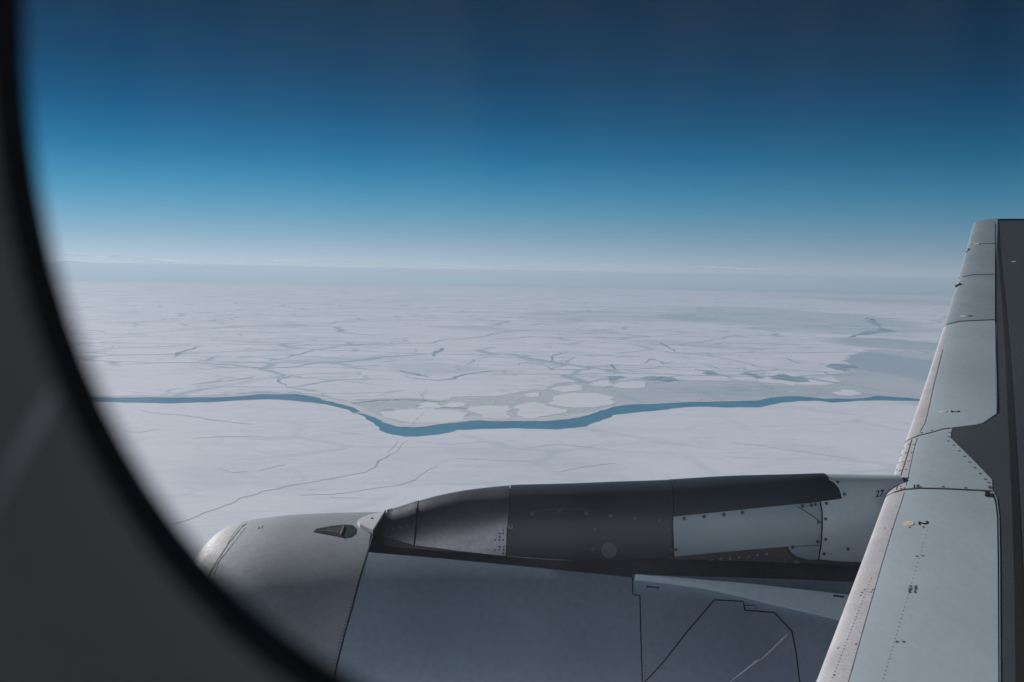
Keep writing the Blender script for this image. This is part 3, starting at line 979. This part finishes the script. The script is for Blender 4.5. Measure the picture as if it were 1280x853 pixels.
# nose plate with rivets, then the bulged fairing, the flat panel, the dark crest, the pale panels
cap = [(447, 656), (452, 652), (462, 648.5), (481, 644.5), (478, 650), (472, 659), (467, 667.5), (458, 664), (450, 660)]
patch('fairing_tip', NAC, NAC.poly(cap, 4), .04, .02, lambda u, v: .03, .05, M['white'], pylon, 'white pointed cap at the front of the pylon')
strip('tip_seam', NAC, [(482, 643.5), (477, 652), (472, 660), (467, 668)], 1.6, M['groove'], pylon, off=.034, thick=.05)
dots('tip_bolt', NAC, [(465, 653)], .010, M['bolt'], pylon, off=.031, kind=None)
lowp = [(468.5, 669), (490, 674), (520, 682.5), (575, 688), (632, 695)]
PYL_nose = [(468.5, 669), (478, 671), (500, 676.5), (517, 681.5)]


def ctop(x):
    return np.interp(x, [474, 482, 500, 520, 540, 560, 580, 600, 640, 720, 830, 930, 1000, 1040, 1112], [643, 643, 638.5, 632, 626.5, 622, 618.5, 616, 613, 611, 607, 601, 598.3, 597, 598])


def over(x):
    return ('uv', PYL.inv(x, ctop(x) + 4)[0], .82)


patch('nose_plate', PYL, PYL.poly(PYL_nose + [(519, 660), (521, 640), over(521), over(484), (482, 647), (474, 659)]), PG, PV, .004, .02, M['dark_metal'], pylon, 'riveted metal plate on the pylon nose')
patch('bulged_fairing', PYL, PYL.poly([(518, 682), (545, 685), (575, 689), (632, 695.5), (634, 660), (636, 640), (637, 620), over(637), over(522), (522, 640), (520, 660)]), PG, PV, 0, .03, M['dark_metal'], pylon, 'smooth bulged metal fairing on the pylon front')
patch('side_panel', PYL, PYL.poly([(633.2, 695.5), (680, 699), (720, 701.5), (750, 703), (790, 701), (839, 697), (841, 645), (842, 622), over(842), over(638), (638, 620), (637, 640), (635, 660)]), PG, PV, .002, .03, M['dark_paint'], pylon, 'dark grey flat access panel on the pylon side')
patch('crest_panel', PYL, PYL.poly([(842, 645), (900, 639), (960, 632.5), (1010, 628), (1052, 622.5), (1049, 612), (1043, 604), (1036, 600), over(1030), over(843), (843, 622)]), PG, PV, .004, .03, M['dark_paint'], pylon, 'dark painted crest of the pylon')
patch('pale_panel', PYL, PYL.poly([(841, 646), (900, 640.2), (960, 633.8), (1010, 629.2), (1025, 627), (1027, 640), (1027, 660), (1026, 681), (985, 683.5), (940, 687), (890, 691.5), (843, 696)]), PG, PV, .0, .03, M['pylon_light'], pylon, 'pale blue-grey access panel on the pylon side')
patch('rear_fairing', PYL, PYL.poly([(1026.5, 627), (1053, 623.4), (1050, 612), (1044, 604), (1036.5, 600), over(1032), over(1135), (1135, 640), (1120, 704), (1075, 703), (1050, 702), (1024, 699.5), (1027, 681), (1028, 660), (1028, 640)]), PG, PV, .0, .03, M['rear'], pylon, 'pale rear pylon fairing below the wing')
patch('corner_plate', PYL, PYL.poly([(985, 684), (1026, 682), (1023, 700), (1010, 700), (998, 697), (989, 691)], 5), PG, PV, .002, .02, M['pylon_light'], pylon)
strip('panel_seam', PYL, [(1025, 628), (1027.5, 640), (1027.5, 660), (1026, 681), (1023, 700)], 1.5, M['groove'], pylon, off=.006)
strip('panel_seam', PYL, [(842, 645.3), (900, 639.5), (960, 633.2), (1010, 628.7), (1025, 626.7)], 1.2, M['groove'], pylon, off=.006)
strip('panel_seam', PYL, [(1053, 623), (1050, 612), (1044, 604), (1036, 599.5)], 1.3, M['white'], pylon, off=.006)
strip('panel_seam', PYL, [(633, 695), (634, 660)], 1.3, M['groove'], pylon, off=.006)
strip('panel_seam', PYL, [(634, 695.5), (680, 698.8), (750, 702.8)], .8, M['pylon_light'], pylon, off=.006)
strip('panel_seam', PYL, [(841, 645), (840, 696)], 1.3, M['groove'], pylon, off=.006)
strip('panel_seam', PYL, [(996, 633), (1020, 648), (1027, 654)], .7, M['groove'], pylon, off=.0035)
strip('panel_seam', PYL, [(666, 640), (690, 637), (720, 636.5), (741, 639)], .7, M['bolt'], pylon, off=.004)
strip('panel_seam', PYL, [(742, 612), (742, 640)], .7, M['groove'], pylon, off=.004)
strip('panel_seam', PYL, [(520, 636), (521, 660), (518, 682)], .8, M['groove'], pylon, off=.006)
strip('panel_seam', PYL, [(897, 604), (898, 638)], .6, M['groove'], pylon, off=.005)
patch('round_cover', PYL, PYL.poly([(761 + 10 * math.cos(2 * PI * k / 24), 688 + 9.5 * math.sin(2 * PI * k / 24)) for k in range(24)], 50), .2, .2, .006, .006, M['grey_metal'], pylon, 'round grey cover disc on the dark side panel')
dots('panel_bolt', PYL, [(665, 642), (699, 639), (733, 642), (763, 645), (794, 648), (824, 651), (743, 662), (741, 687), (836, 662), (840, 688), (630, 642), (1003, 633), (1014, 632)] + [(855, 648.5), (880, 646), (905, 643.5), (928, 641)], .014, M['bolt'], pylon, h=.003, off=.004)
dots('panel_bolt', PYL, [(1033, 629.5), (1032, 649), (1032, 674.5), (1030, 692.5), (1023, 653), (1022, 677.5), (1060, 686.5), (1055.5, 618), (1047, 603), (845, 687), (991, 684.5), (1019, 631)], .012, M['bolt'], pylon, h=.004, off=.002)
dots('panel_bolt', PYL, [(491 + 9.3 * k, 661 - 2 * k + (k % 2)) for k in range(4)] + [(488, 668)], .010, M['bolt'], pylon, off=.005)
dots('fairing_rivet', PYL, [(x + random.uniform(-.6, .6), 663 + 4.1 * k) for k in range(8) for x in (619, 624.5, 629.5) if random.random() > .25], .007, M['bolt'], pylon, h=.002, off=.001)
dots('eye_bolt', PYL, [(638.5, 658.5)], .020, M['bolt_pale'], pylon, h=.01, off=.004, kind=None)
dots('eye_bolt_core', PYL, [(638.5, 658.5)], .009, M['ink'], pylon, h=.003, off=.0135, kind=None)
lettering('panel_marking', PYL, 'e', 795.8, 635.5, (0, -5.5), (-7, 0), M['ink_pale'], pylon)
lettering('panel_marking', PYL, '-', 756.5, 618, (6, 0), (0, -13), M['ink_pale'], pylon)
lettering('panel_marking', PYL, '-', 756.5, 627, (7, 0), (0, -16), M['ink_pale'], pylon)
lettering('panel_marking', PYL, '27', 1099.5, 617.5, (10, -1.2), (1.6, -11), M['ink'], pylon)
# riveted bracket and skirt bolts on the dark understructure
patch('bracket_plate', PYC, PYC.poly([(640, 696.5), (700, 701), (760, 705), (800, 701), (815, 700.5), (815, 712), (795, 711), (760, 708.5), (700, 703)], 6), PG, .01, .012, .02, M['bolt_pale'], pylon, 'riveted pale bracket under the side panel')
dots('bracket_rivet', PYC, [(775 + 6 * k, 705 + (k % 2) * 3.5) for k in range(6)] + [(695, 702), (714, 703.5), (734, 705), (752, 706.5)], .007, M['bolt'], pylon, h=.003, off=.014)
dots('skirt_rivet', PYC, [(832 + 11.5 * k, 707 - 1.25 * k + random.uniform(-.7, .7)) for k in range(12)] + [(996, 704), (1009, 707), (991, 719), (999, 713)], .010, M['bolt_pale'], pylon, h=.004, off=.0)
dots('skirt_bolt', PYC, [(996, 703.5)], .019, M['bolt_pale'], pylon, h=.006, off=.0, kind=None)

# --- wing
q = ray(1112, 607); q = q * NY / q[1]
SW = math.tan(math.radians(26.5))
XA = q[0] - SW * NY
zz = []
for px, py in [(1022, 853), (1112, 607), (1129, 560), (1162, 468), (1184, 396), (1205, 323), (1217, 280)]:
    d = ray(px, py); t = XA / (d[0] - SW * d[1])
    zz.append((d[1] * t, d[2] * t))
cf = np.polyfit([a for a, _ in zz], [b for _, b in zz], 3)
TIP = zz[-1][0]


def zle(u):
    if u < 4.5:
        return np.polyval(cf, 4.5) + (u - 4.5) * .09
    return float(np.polyval(cf, u))


chord = interp([(-1, 9.0), (7, 6.2), (TIP, 2.4)])


def wing(u, v, sink=0.0):
    c = chord(u)
    k = .10
    x = v * v / (abs(v) + k)
    sc = (.55 + .45 * c / 6.6)
    a, th = 1.05 * sc, .155 * sc
    xx = min(x, a) / a
    s = math.sqrt(max(0.0, 1 - (1 - xx) ** 2))
    aft = max(0.0, x - a) / max(.1, c - a)
    if v >= 0:
        z = th * s + .10 * sc * aft * (1 - aft) - (th + 0) * aft ** 1.7 - sink
    else:
        z = -th * .9 * s - .25 * sc * aft * (1 - aft) ** 1 + th * .9 * aft ** 1.5 + sink
    return (XA + SW * u + x, u, zle(u) + z - th * .0)


WNG = Surf(wing, (2.8, TIP), (-.25, 2.0), -1, 90)
vmax = lambda u: .5 * (chord(u) + math.sqrt(chord(u) ** 2 + .4 * chord(u)))
us = lin(-1.0, TIP, 70)
ws = [-1 + 2 * i / 96 for i in range(97)]
V = []
for u in us:
    for w in ws:
        V.append(wing(u, (abs(w) ** 2.2) * (1 if w > 0 else -1) * vmax(u), .001))
FC = []
nv = len(ws)
for i in range(len(us) - 1):
    for j in range(nv - 1):
        FC.append((i * nv + j + 1, i * nv + j, (i + 1) * nv + j, (i + 1) * nv + j + 1))
FC.append(tuple(range((len(us) - 1) * nv, len(us) * nv)))
wingo = mesh_obj('wing', V, FC, M['wing_dark'], plane, True)

WU, WV = .25, .035
bnd = interp([(p[1], p[0]) for p in sorted([(1178, 439), (1167, 483), (1156, 530), (1147.6, 545), (1130.5, 616), (1115, 664), (1060.5, 853), (1058, 862), (1183, 415)], key=lambda t: t[1])])   # row -> edge of the worn strip
seamA = [(1118, 616), (1131, 612.5), (1150, 611), (1180, 611.5), (1210, 613), (1240, 614.5)]
seamB = [(1139, 549), (1150, 544.5), (1165, 541), (1178, 537), (1188, 535.7)]
seamC = [(1184, 406), (1200, 402), (1244, 400)]
seamD = [(1199, 347.5), (1215, 344), (1244, 343)]
seamE = [(1208, 306), (1222, 305), (1246, 305)]


def le_uv(seam):
    """The same seam carried round the nose to the underside."""
    u = WNG.inv(*seam[0])[0]
    return ('uv', u, -.5)


def edge_pt(seam):
    y = np.interp(0, [0], [seam[0][1]])
    for _ in range(6):
        x = bnd(y)
        y = np.interp(x, [s[0] for s in seam], [s[1] for s in seam])
    return (bnd(y), y)


eA, eB = edge_pt(seamA), edge_pt(seamB)
rowl = lambda a, b, n: [(bnd(y), y) for y in lin(a, b, n)]
after = lambda seam, x: [s for s in seam if s[0] > x + 1]
before = lambda seam, x: [s for s in seam if s[0] < x - 1]

# inboard slat: plate and worn strip
patch('slat', WNG, WNG.poly([eA] + after(seamA, eA[0]) + [(1243, 622), (1246, 640), (1247, 700), (1247.5, 800), (1248, 900), ('uv', 2.6, WNG.inv(1248, 900)[1]), ('uv', 2.6, WNG.inv(1045, 905)[1] if 0 else .33), (1045, 903)] + rowl(890, eA[1] + 6, 9)), WU, WV, .002, .02, M['slat'], wingo, 'broad pale inboard slat panel')
patch('leading_edge_strip', WNG, WNG.poly(rowl(eA[1] + 1, 890, 9) + [(1045, 903), ('uv', 2.6, .33), ('uv', 2.6, -.5), le_uv(seamA)] + before(seamA, eA[0])), WU, .02, .0025, .02, M['edge'], wingo, 'worn pale leading edge of the inboard slat')
# fixed panel above the pylon
patch('pylon_panel', WNG, WNG.poly([eB] + after(seamB, eB[0]) + [(1190, 536), (1188, 547.5), (1215, 574), (1240, 600), (1240.5, 613.5)] + after(seamA, eA[0])[::-1][1:] + [eA] + rowl(eA[1] - 4, eB[1] + 4, 6)), WU, WV, .002, .02, M['slat'], wingo, 'pale fixed panel above the pylon with a slanted edge')
patch('leading_edge_strip', WNG, WNG.poly(rowl(eB[1] + 1, eA[1] - 1, 6) + before(seamA, eA[0])[::-1] + [le_uv(seamA), le_uv(seamB)] + before(seamB, eB[0])), WU, .02, .0025, .02, M['edge'], wingo, 'riveted leading edge above the pylon')
# outboard slats
eC = (1184, 406)
patch('slat', WNG, WNG.poly([eB] + after(seamB, eB[0]) + [(1190, 534.8), (1220, 531), (1228, 529), (1245, 517), (1244.5, 460), (1244, 400.5), (1200, 402.5), eC] + rowl(412, eB[1] - 3, 8)), WU, WV, .002, .02, M['slat'], wingo, 'pale slat panel beyond the pylon')
patch('leading_edge_strip', WNG, WNG.poly(rowl(eB[1] - 1, 410, 8) + [eC, le_uv(seamC), le_uv(seamB)] + before(seamB, eB[0])), WU, .02, .0025, .02, M['edge'], wingo, 'worn leading edge of the slat beyond the pylon')
for s0, s1, x0, x1, lab in ((seamC, seamD, 1244, 1244, 'pale outer slat panel'), (seamD, seamE, 1244, 1246, 'short pale slat panel near the tip')):
    patch('slat', WNG, WNG.poly([le_uv(s0)] + s0[:-1] + [(x0, s0[-1][1]), (x1, s1[-1][1])] + s1[:-1][::-1] + [le_uv(s1)]), .4, .03, .002, .02, M['slat_outer'], wingo, lab)
patch('slat', WNG, WNG.poly([le_uv(seamE)] + seamE + [('uv', TIP, WNG.inv(1246, 282)[1]), ('uv', TIP, -.5)]), .4, .03, .002, .02, M['slat_outer'], wingo, 'pale outermost slat panel at the wing tip')
# seams between the slats
for sm, w in ((seamA, 1.6), (seamB, .9), (seamC, 1.1), (seamD, .8), (seamE, .6)):
    strip('slat_seam', WNG, sm, w, M['groove'], wingo, off=.004, thick=.006, step=5)
for sm, w in ((seamA, .012), (seamB, .012), (seamC, .016), (seamD, .016)):
    u_, v_ = WNG.inv(*sm[0])
    patch('slat_seam', WNG, [(u_ - w / 2, v_), (u_ + w / 2, v_), (u_ + w / 2, -.3), (u_ - w / 2, -.3)], 1, .02, .0045, .01, M['groove'], wingo)
strip('edge_seam', WNG, [(bnd(y), y) for y in lin(548, 608, 6)], .7, M['bolt'], wingo, off=.003)
strip('edge_seam', WNG, [(bnd(y), y) for y in lin(616, 858, 16)], .7, M['bolt'], wingo, off=.003)
strip('edge_seam', WNG, [(bnd(y), y) for y in lin(438, 540, 10)], .8, M['bolt'], wingo, off=.003)
strip('edge_seam', WNG, [(1140, 550), (1131, 580), (1120.5, 613)], 1.4, M['groove'], wingo, off=.003)
strip('rub_strip', WNG, [(1245, 404), (1245.5, 517), (1229, 528.5)], .9, M['pylon_light'], wingo, off=.003)
strip('rub_strip', WNG, [(1241, 614), (1246, 624), (1248.5, 645), (1249.5, 700), (1250, 860)], 1.0, M['pylon_light'], wingo, off=.003)
strip('gap_seal', WNG, [(1241, 618), (1244.5, 630), (1246.8, 650), (1247.8, 700), (1248.2, 860)], .8, M['stripe'], wingo, off=.0042)
strip('gap_seal', WNG, [(1244, 280), (1244, 400), (1246, 470), (1247, 516)], .9, M['stripe'], wingo, off=.0042)
# black line on the fixed skin behind the slats
strip('walkway_line', WNG, [(1247.5, 279, 3), (1248.5, 310, 3.2), (1252, 350, 4), (1256, 395, 5), (1260, 450, 6.5), (1266, 560, 9), (1270, 640, 10), (1273, 720, 11), (1276, 870, 13)], 8, M['stripe'], wingo, off=.001, step=14)
# fasteners, dots and numbers
dots('wing_bolt', WNG, [(1187 - k, 541 + 5.5 * k) for k in range(3)] + [(1192 + 6.6 * k, 557 + 7.1 * k) for k in range(7)] + [(1236, 604), (1179, 609), (1207, 610.5), (1152, 541.5), (1165, 538.5)], .011, M['bolt'], wingo, h=.002, off=.003)
dots('edge_bolt', WNG, [(1136 - 3.6 * k, 556 + 11 * k) for k in range(5)] + [(1129.5 - 2.8 * k, 561 + 9 * k) for k in range(6)] + [(1142.5 - 3.3 * k, 556 + 10.5 * k) for k in range(6)], .010, M['bolt'], wingo, h=.002, off=.003)
dots('slat_rivet', WNG, [(1160 - .295 * (y - 660), y) for y in range(664, 856, 5)], .0028, M['bolt'], wingo, h=.0015, off=.003)
dots('slat_rivet', WNG, [(1146, 696), (1153, 695.5), (1121, 803), (1129.5, 803), (1137, 660)], .008, M['bolt'], wingo, h=.002, off=.003)
dots('edge_rivet', WNG, [(1090 - .39 * (y - 722), y) for y in range(724, 852, 4)], .0038, M['bolt'], wingo, h=.0015, off=.003)
dots('edge_rivet', WNG, [(1078, 741.5), (1076, 745), (1081, 738), (1091, 738), (1089, 741), (1070, 806), (1048, 811), (1092, 661), (1114.5, 662), (1043, 845), (1106, 661)], .006, M['bolt'], wingo, h=.002, off=.003)
seal = strip('inboard_block', WNG, [(1231, 619), (1237.5, 619)], 4.5, M['ink'], wingo, off=.014, thick=.01)
patch('yellow_dot', WNG, WNG.poly([(1136 + 6.5 * math.cos(2 * PI * k / 16), 655 + 3.2 * math.sin(2 * PI * k / 16)) for k in range(16)], 50), .02, .02, .005, .003, M['yellow'], wingo, 'faded yellow paint dot on the inboard slat')
patch('yellow_dot', WNG, WNG.poly([(1179 + 5 * math.cos(2 * PI * k / 16), 515 + 1.5 * math.sin(2 * PI * k / 16)) for k in range(16)], 50), .02, .02, .005, .003, M['yellow'], wingo, 'faded yellow paint dot on the slat beyond the pylon')
lettering('slat_number', WNG, '2', 1153.5, 654.5, (0, 9), (17, -1), M['ink'], wingo, off=.005)
lettering('slat_number', WNG, '2', 1193.5, 515, (0, 4.5), (15, 0), M['ink'], wingo, off=.005)
lettering('panel_number', WNG, '15-', 1146.5, 608.8, (9, 0), (1, -5), M['ink'], wingo, off=.005)
lettering('panel_number', WNG, '22', 1128, 612.2, (8, -1.5), (2.4, -4.5), M['ink'], wingo, off=.003)
lettering('panel_number', WNG, '0', 1237, 610.2, (7.5, 0), (0, -5), M['ink'], wingo, off=.005)
lettering('stencil_marking', WNG, '1784', 1137.2, 737, (-.6, 5), (5.5, 0), M['ink'], wingo, off=.005)
lettering('stencil_marking', WNG, '1814', 1144, 737, (-.6, 5), (5.5, 0), M['ink'], wingo, off=.005)
lettering('stencil_marking', WNG, '4', 1154, 659.5, (0, 4), (4, 0), M['bolt'], wingo, off=.005)
dots('edge_vent', WNG, [(1197.8, 357)], .05, M['ink'], wingo, h=.01, off=.008, kind=None)
strip('drain_slot', WNG, [(1194.5, 359), (1200.5, 355)], 2.4, M['ink'], wingo, off=.011)
strip('drain_slot', WNG, [(1207, 315.5), (1211.5, 311.5)], 2.2, M['ink'], wingo, off=.011)
strip('slat_marking', WNG, [(1200, 396), (1207, 395.5)], 1.2, M['white'], wingo, off=.005)
strip('slat_marking', WNG, [(1210, 395.5), (1216, 395.5)], 1.0, M['ink'], wingo, off=.005)
strip('slat_marking', WNG, [(1217, 306), (1224, 305.5)], 1.2, M['white'], wingo, off=.012)
strip('skin_marking', WNG, [(1264, 327.5), (1270, 327)], .9, M['white'], wingo, off=.003)

# --- fuselage shell, window and lining
FR, FY = 2.9, -2.6
for lo_a, hi_a in ((.16, PI - .50), (PI + .56, 2 * PI - .21)):      # far side left open, an unseen gap added to light the cabin
    lathe('fuselage', lambda u, v: (u, FY + FR * math.cos(v), -.1 + FR * math.sin(v)), lin(-12, 14, 20), lin(lo_a, hi_a, 30), M['white'], plane)
WD = .19
ca, cb, cn, cx0, cy0 = 792, 960, 2.228, 822.9, -23.6
cr = 1200.0


def ring(scale, y, n=96, grow=1.0):
    """The rounded window outline at depth y from the eye."""
    o = []
    for i in range(n):
        a = 2 * PI * i / n
        c, s = math.cos(a), math.sin(a)
        r = (abs(c / (cr if c > 0 else ca)) ** cn + abs(s / cb) ** cn) ** (-1 / cn)
        p0 = ray(cx0, cy0); p0 = p0 * WD / p0[1]
        p1 = ray(cx0 + r * c, cy0 + r * s); p1 = p1 * WD / p1[1]
        d = (p1 - p0) * scale
        o.append((p0[0] + d[0], y, p0[2] + d[2]))
    return o


def rings(name, rs, mat, parent, flip=False):
    n = len(rs[0])
    V = [p for r in rs for p in r]
    FC = []
    for i in range(len(rs) - 1):
        for j in range(n):
            k = (j + 1) % n
            f = (i * n + j, i * n + k, (i + 1) * n + k, (i + 1) * n + j)
            FC.append(tuple(reversed(f)) if flip else f)
    return mesh_obj(name, V, FC, mat, parent, True)


def rect(x0, x1, z0, z1, base, yf):
    o = []
    for p in base:
        # push each outline point straight out from the window's middle to the rectangle
        cx, cz = base_c
        dx, dz = p[0] - cx, p[2] - cz
        t = min(((x1 if dx > 0 else x0) - cx) / dx if abs(dx) > 1e-9 else 1e9, ((z1 if dz > 0 else z0) - cz) / dz if abs(dz) > 1e-9 else 1e9)
        o.append((cx + dx * t, yf(cz + dz * t), cz + dz * t))
    return o


b0 = ring(1, WD)
base_c = (sum(p[0] for p in b0) / len(b0), sum(p[2] for p in b0) / len(b0))
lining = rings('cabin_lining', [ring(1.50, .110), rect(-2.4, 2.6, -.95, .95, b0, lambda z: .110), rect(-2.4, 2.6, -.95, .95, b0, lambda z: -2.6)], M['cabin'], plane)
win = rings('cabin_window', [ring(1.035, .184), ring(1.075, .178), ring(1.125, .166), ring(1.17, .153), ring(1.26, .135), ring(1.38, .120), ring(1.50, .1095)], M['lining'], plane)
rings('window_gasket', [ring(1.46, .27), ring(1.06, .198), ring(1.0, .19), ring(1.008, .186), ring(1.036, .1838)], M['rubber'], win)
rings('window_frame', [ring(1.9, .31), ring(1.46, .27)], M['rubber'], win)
skin = rings('window_skin', [rect(-6, 7, -.62, .50, b0, lambda z: FY + math.sqrt(FR ** 2 - (z + .1) ** 2) + .004), ring(1.9, .302)], M['white'], win)
pv = ring(1.42, .262)
V = pv + [(p[0], .266, p[2]) for p in pv]
n0 = len(pv)
mesh_obj('window_pane', V, [tuple(range(n0)), tuple(reversed(range(n0, 2 * n0)))] + [(i, (i + 1) % n0, n0 + (i + 1) % n0, n0 + i) for i in range(n0)], M['glass'], win, False)


def lin_pt(px, py, k):
    return ray(px, py) * k


# light streak beside the window, put into a pale strip on the lining
V, FC = [], []
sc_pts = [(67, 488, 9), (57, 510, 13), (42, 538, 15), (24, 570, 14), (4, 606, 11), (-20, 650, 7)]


def on_window(px, py):
    """Meets the moulded lining along one line of sight."""
    d = ray(px, py)
    p0 = ray(cx0, cy0); p0 = p0 * WD / p0[1]
    lo_, hi_ = .10, .19
    kx, ky = zip(*[(1.035, .184), (1.075, .178), (1.125, .166), (1.17, .153), (1.26, .135), (1.38, .120), (1.50, .1095)])
    tab = lambda q: float(np.interp(q, kx, ky))
    best = None
    for k in range(400):
        y = lo_ + (hi_ - lo_) * k / 400
        p = d * y / d[1]
        a = math.atan2(-(p[2] - p0[2]), p[0] - p0[0])
        dx, dz = (p[0] - p0[0]) * F / WD, -(p[2] - p0[2]) * F / WD
        s_ = (abs(dx / ca) ** cn + abs(dz / cb) ** cn) ** (1 / cn)
        e = abs(tab(s_) - y) if 1.03 < s_ < 1.55 else 9
        if best is None or e < best[0]:
            best = (e, p)
    return best[1]


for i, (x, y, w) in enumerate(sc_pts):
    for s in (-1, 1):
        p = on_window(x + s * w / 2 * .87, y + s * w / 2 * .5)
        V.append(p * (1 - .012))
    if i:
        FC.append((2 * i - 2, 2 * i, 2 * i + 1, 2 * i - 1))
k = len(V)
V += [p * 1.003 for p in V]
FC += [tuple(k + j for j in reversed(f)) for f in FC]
mesh_obj('lining_glint', V, FC, M['glint'], win, True)

# ---------------------------------------------------------------- haze over the ice
hm = bpy.data.materials.new('haze_air'); hm.use_nodes = True
hn, hl = hm.node_tree.nodes, hm.node_tree.links
hn.remove(hn['Principled BSDF'])
pvn = hn.new('ShaderNodeVolumePrincipled')
pvn.inputs['Color'].default_value = (.67, .82, .985, 1)
pvn.inputs['Density'].default_value = 5.0e-6
pvn.inputs['Anisotropy'].default_value = 0.2
hl.new(pvn.outputs[0], hn['Material Output'].inputs['Volume'])
X, T, B = 330000.0, 8.0, -2500.0 - 2 * 320000.0 ** 2 / (2 * RE) - 60
V = [(-X, -X, B), (X, -X, B), (X, X, B), (-X, X, B), (-X, -X, T), (X, -X, T), (X, X, T), (-X, X, T)]
hz = mesh_obj('haze', V, [(3, 2, 1, 0), (4, 5, 6, 7), (0, 1, 5, 4), (1, 2, 6, 5), (2, 3, 7, 6), (3, 0, 4, 7)], hm, None, False)
hz['kind'] = 'stuff'
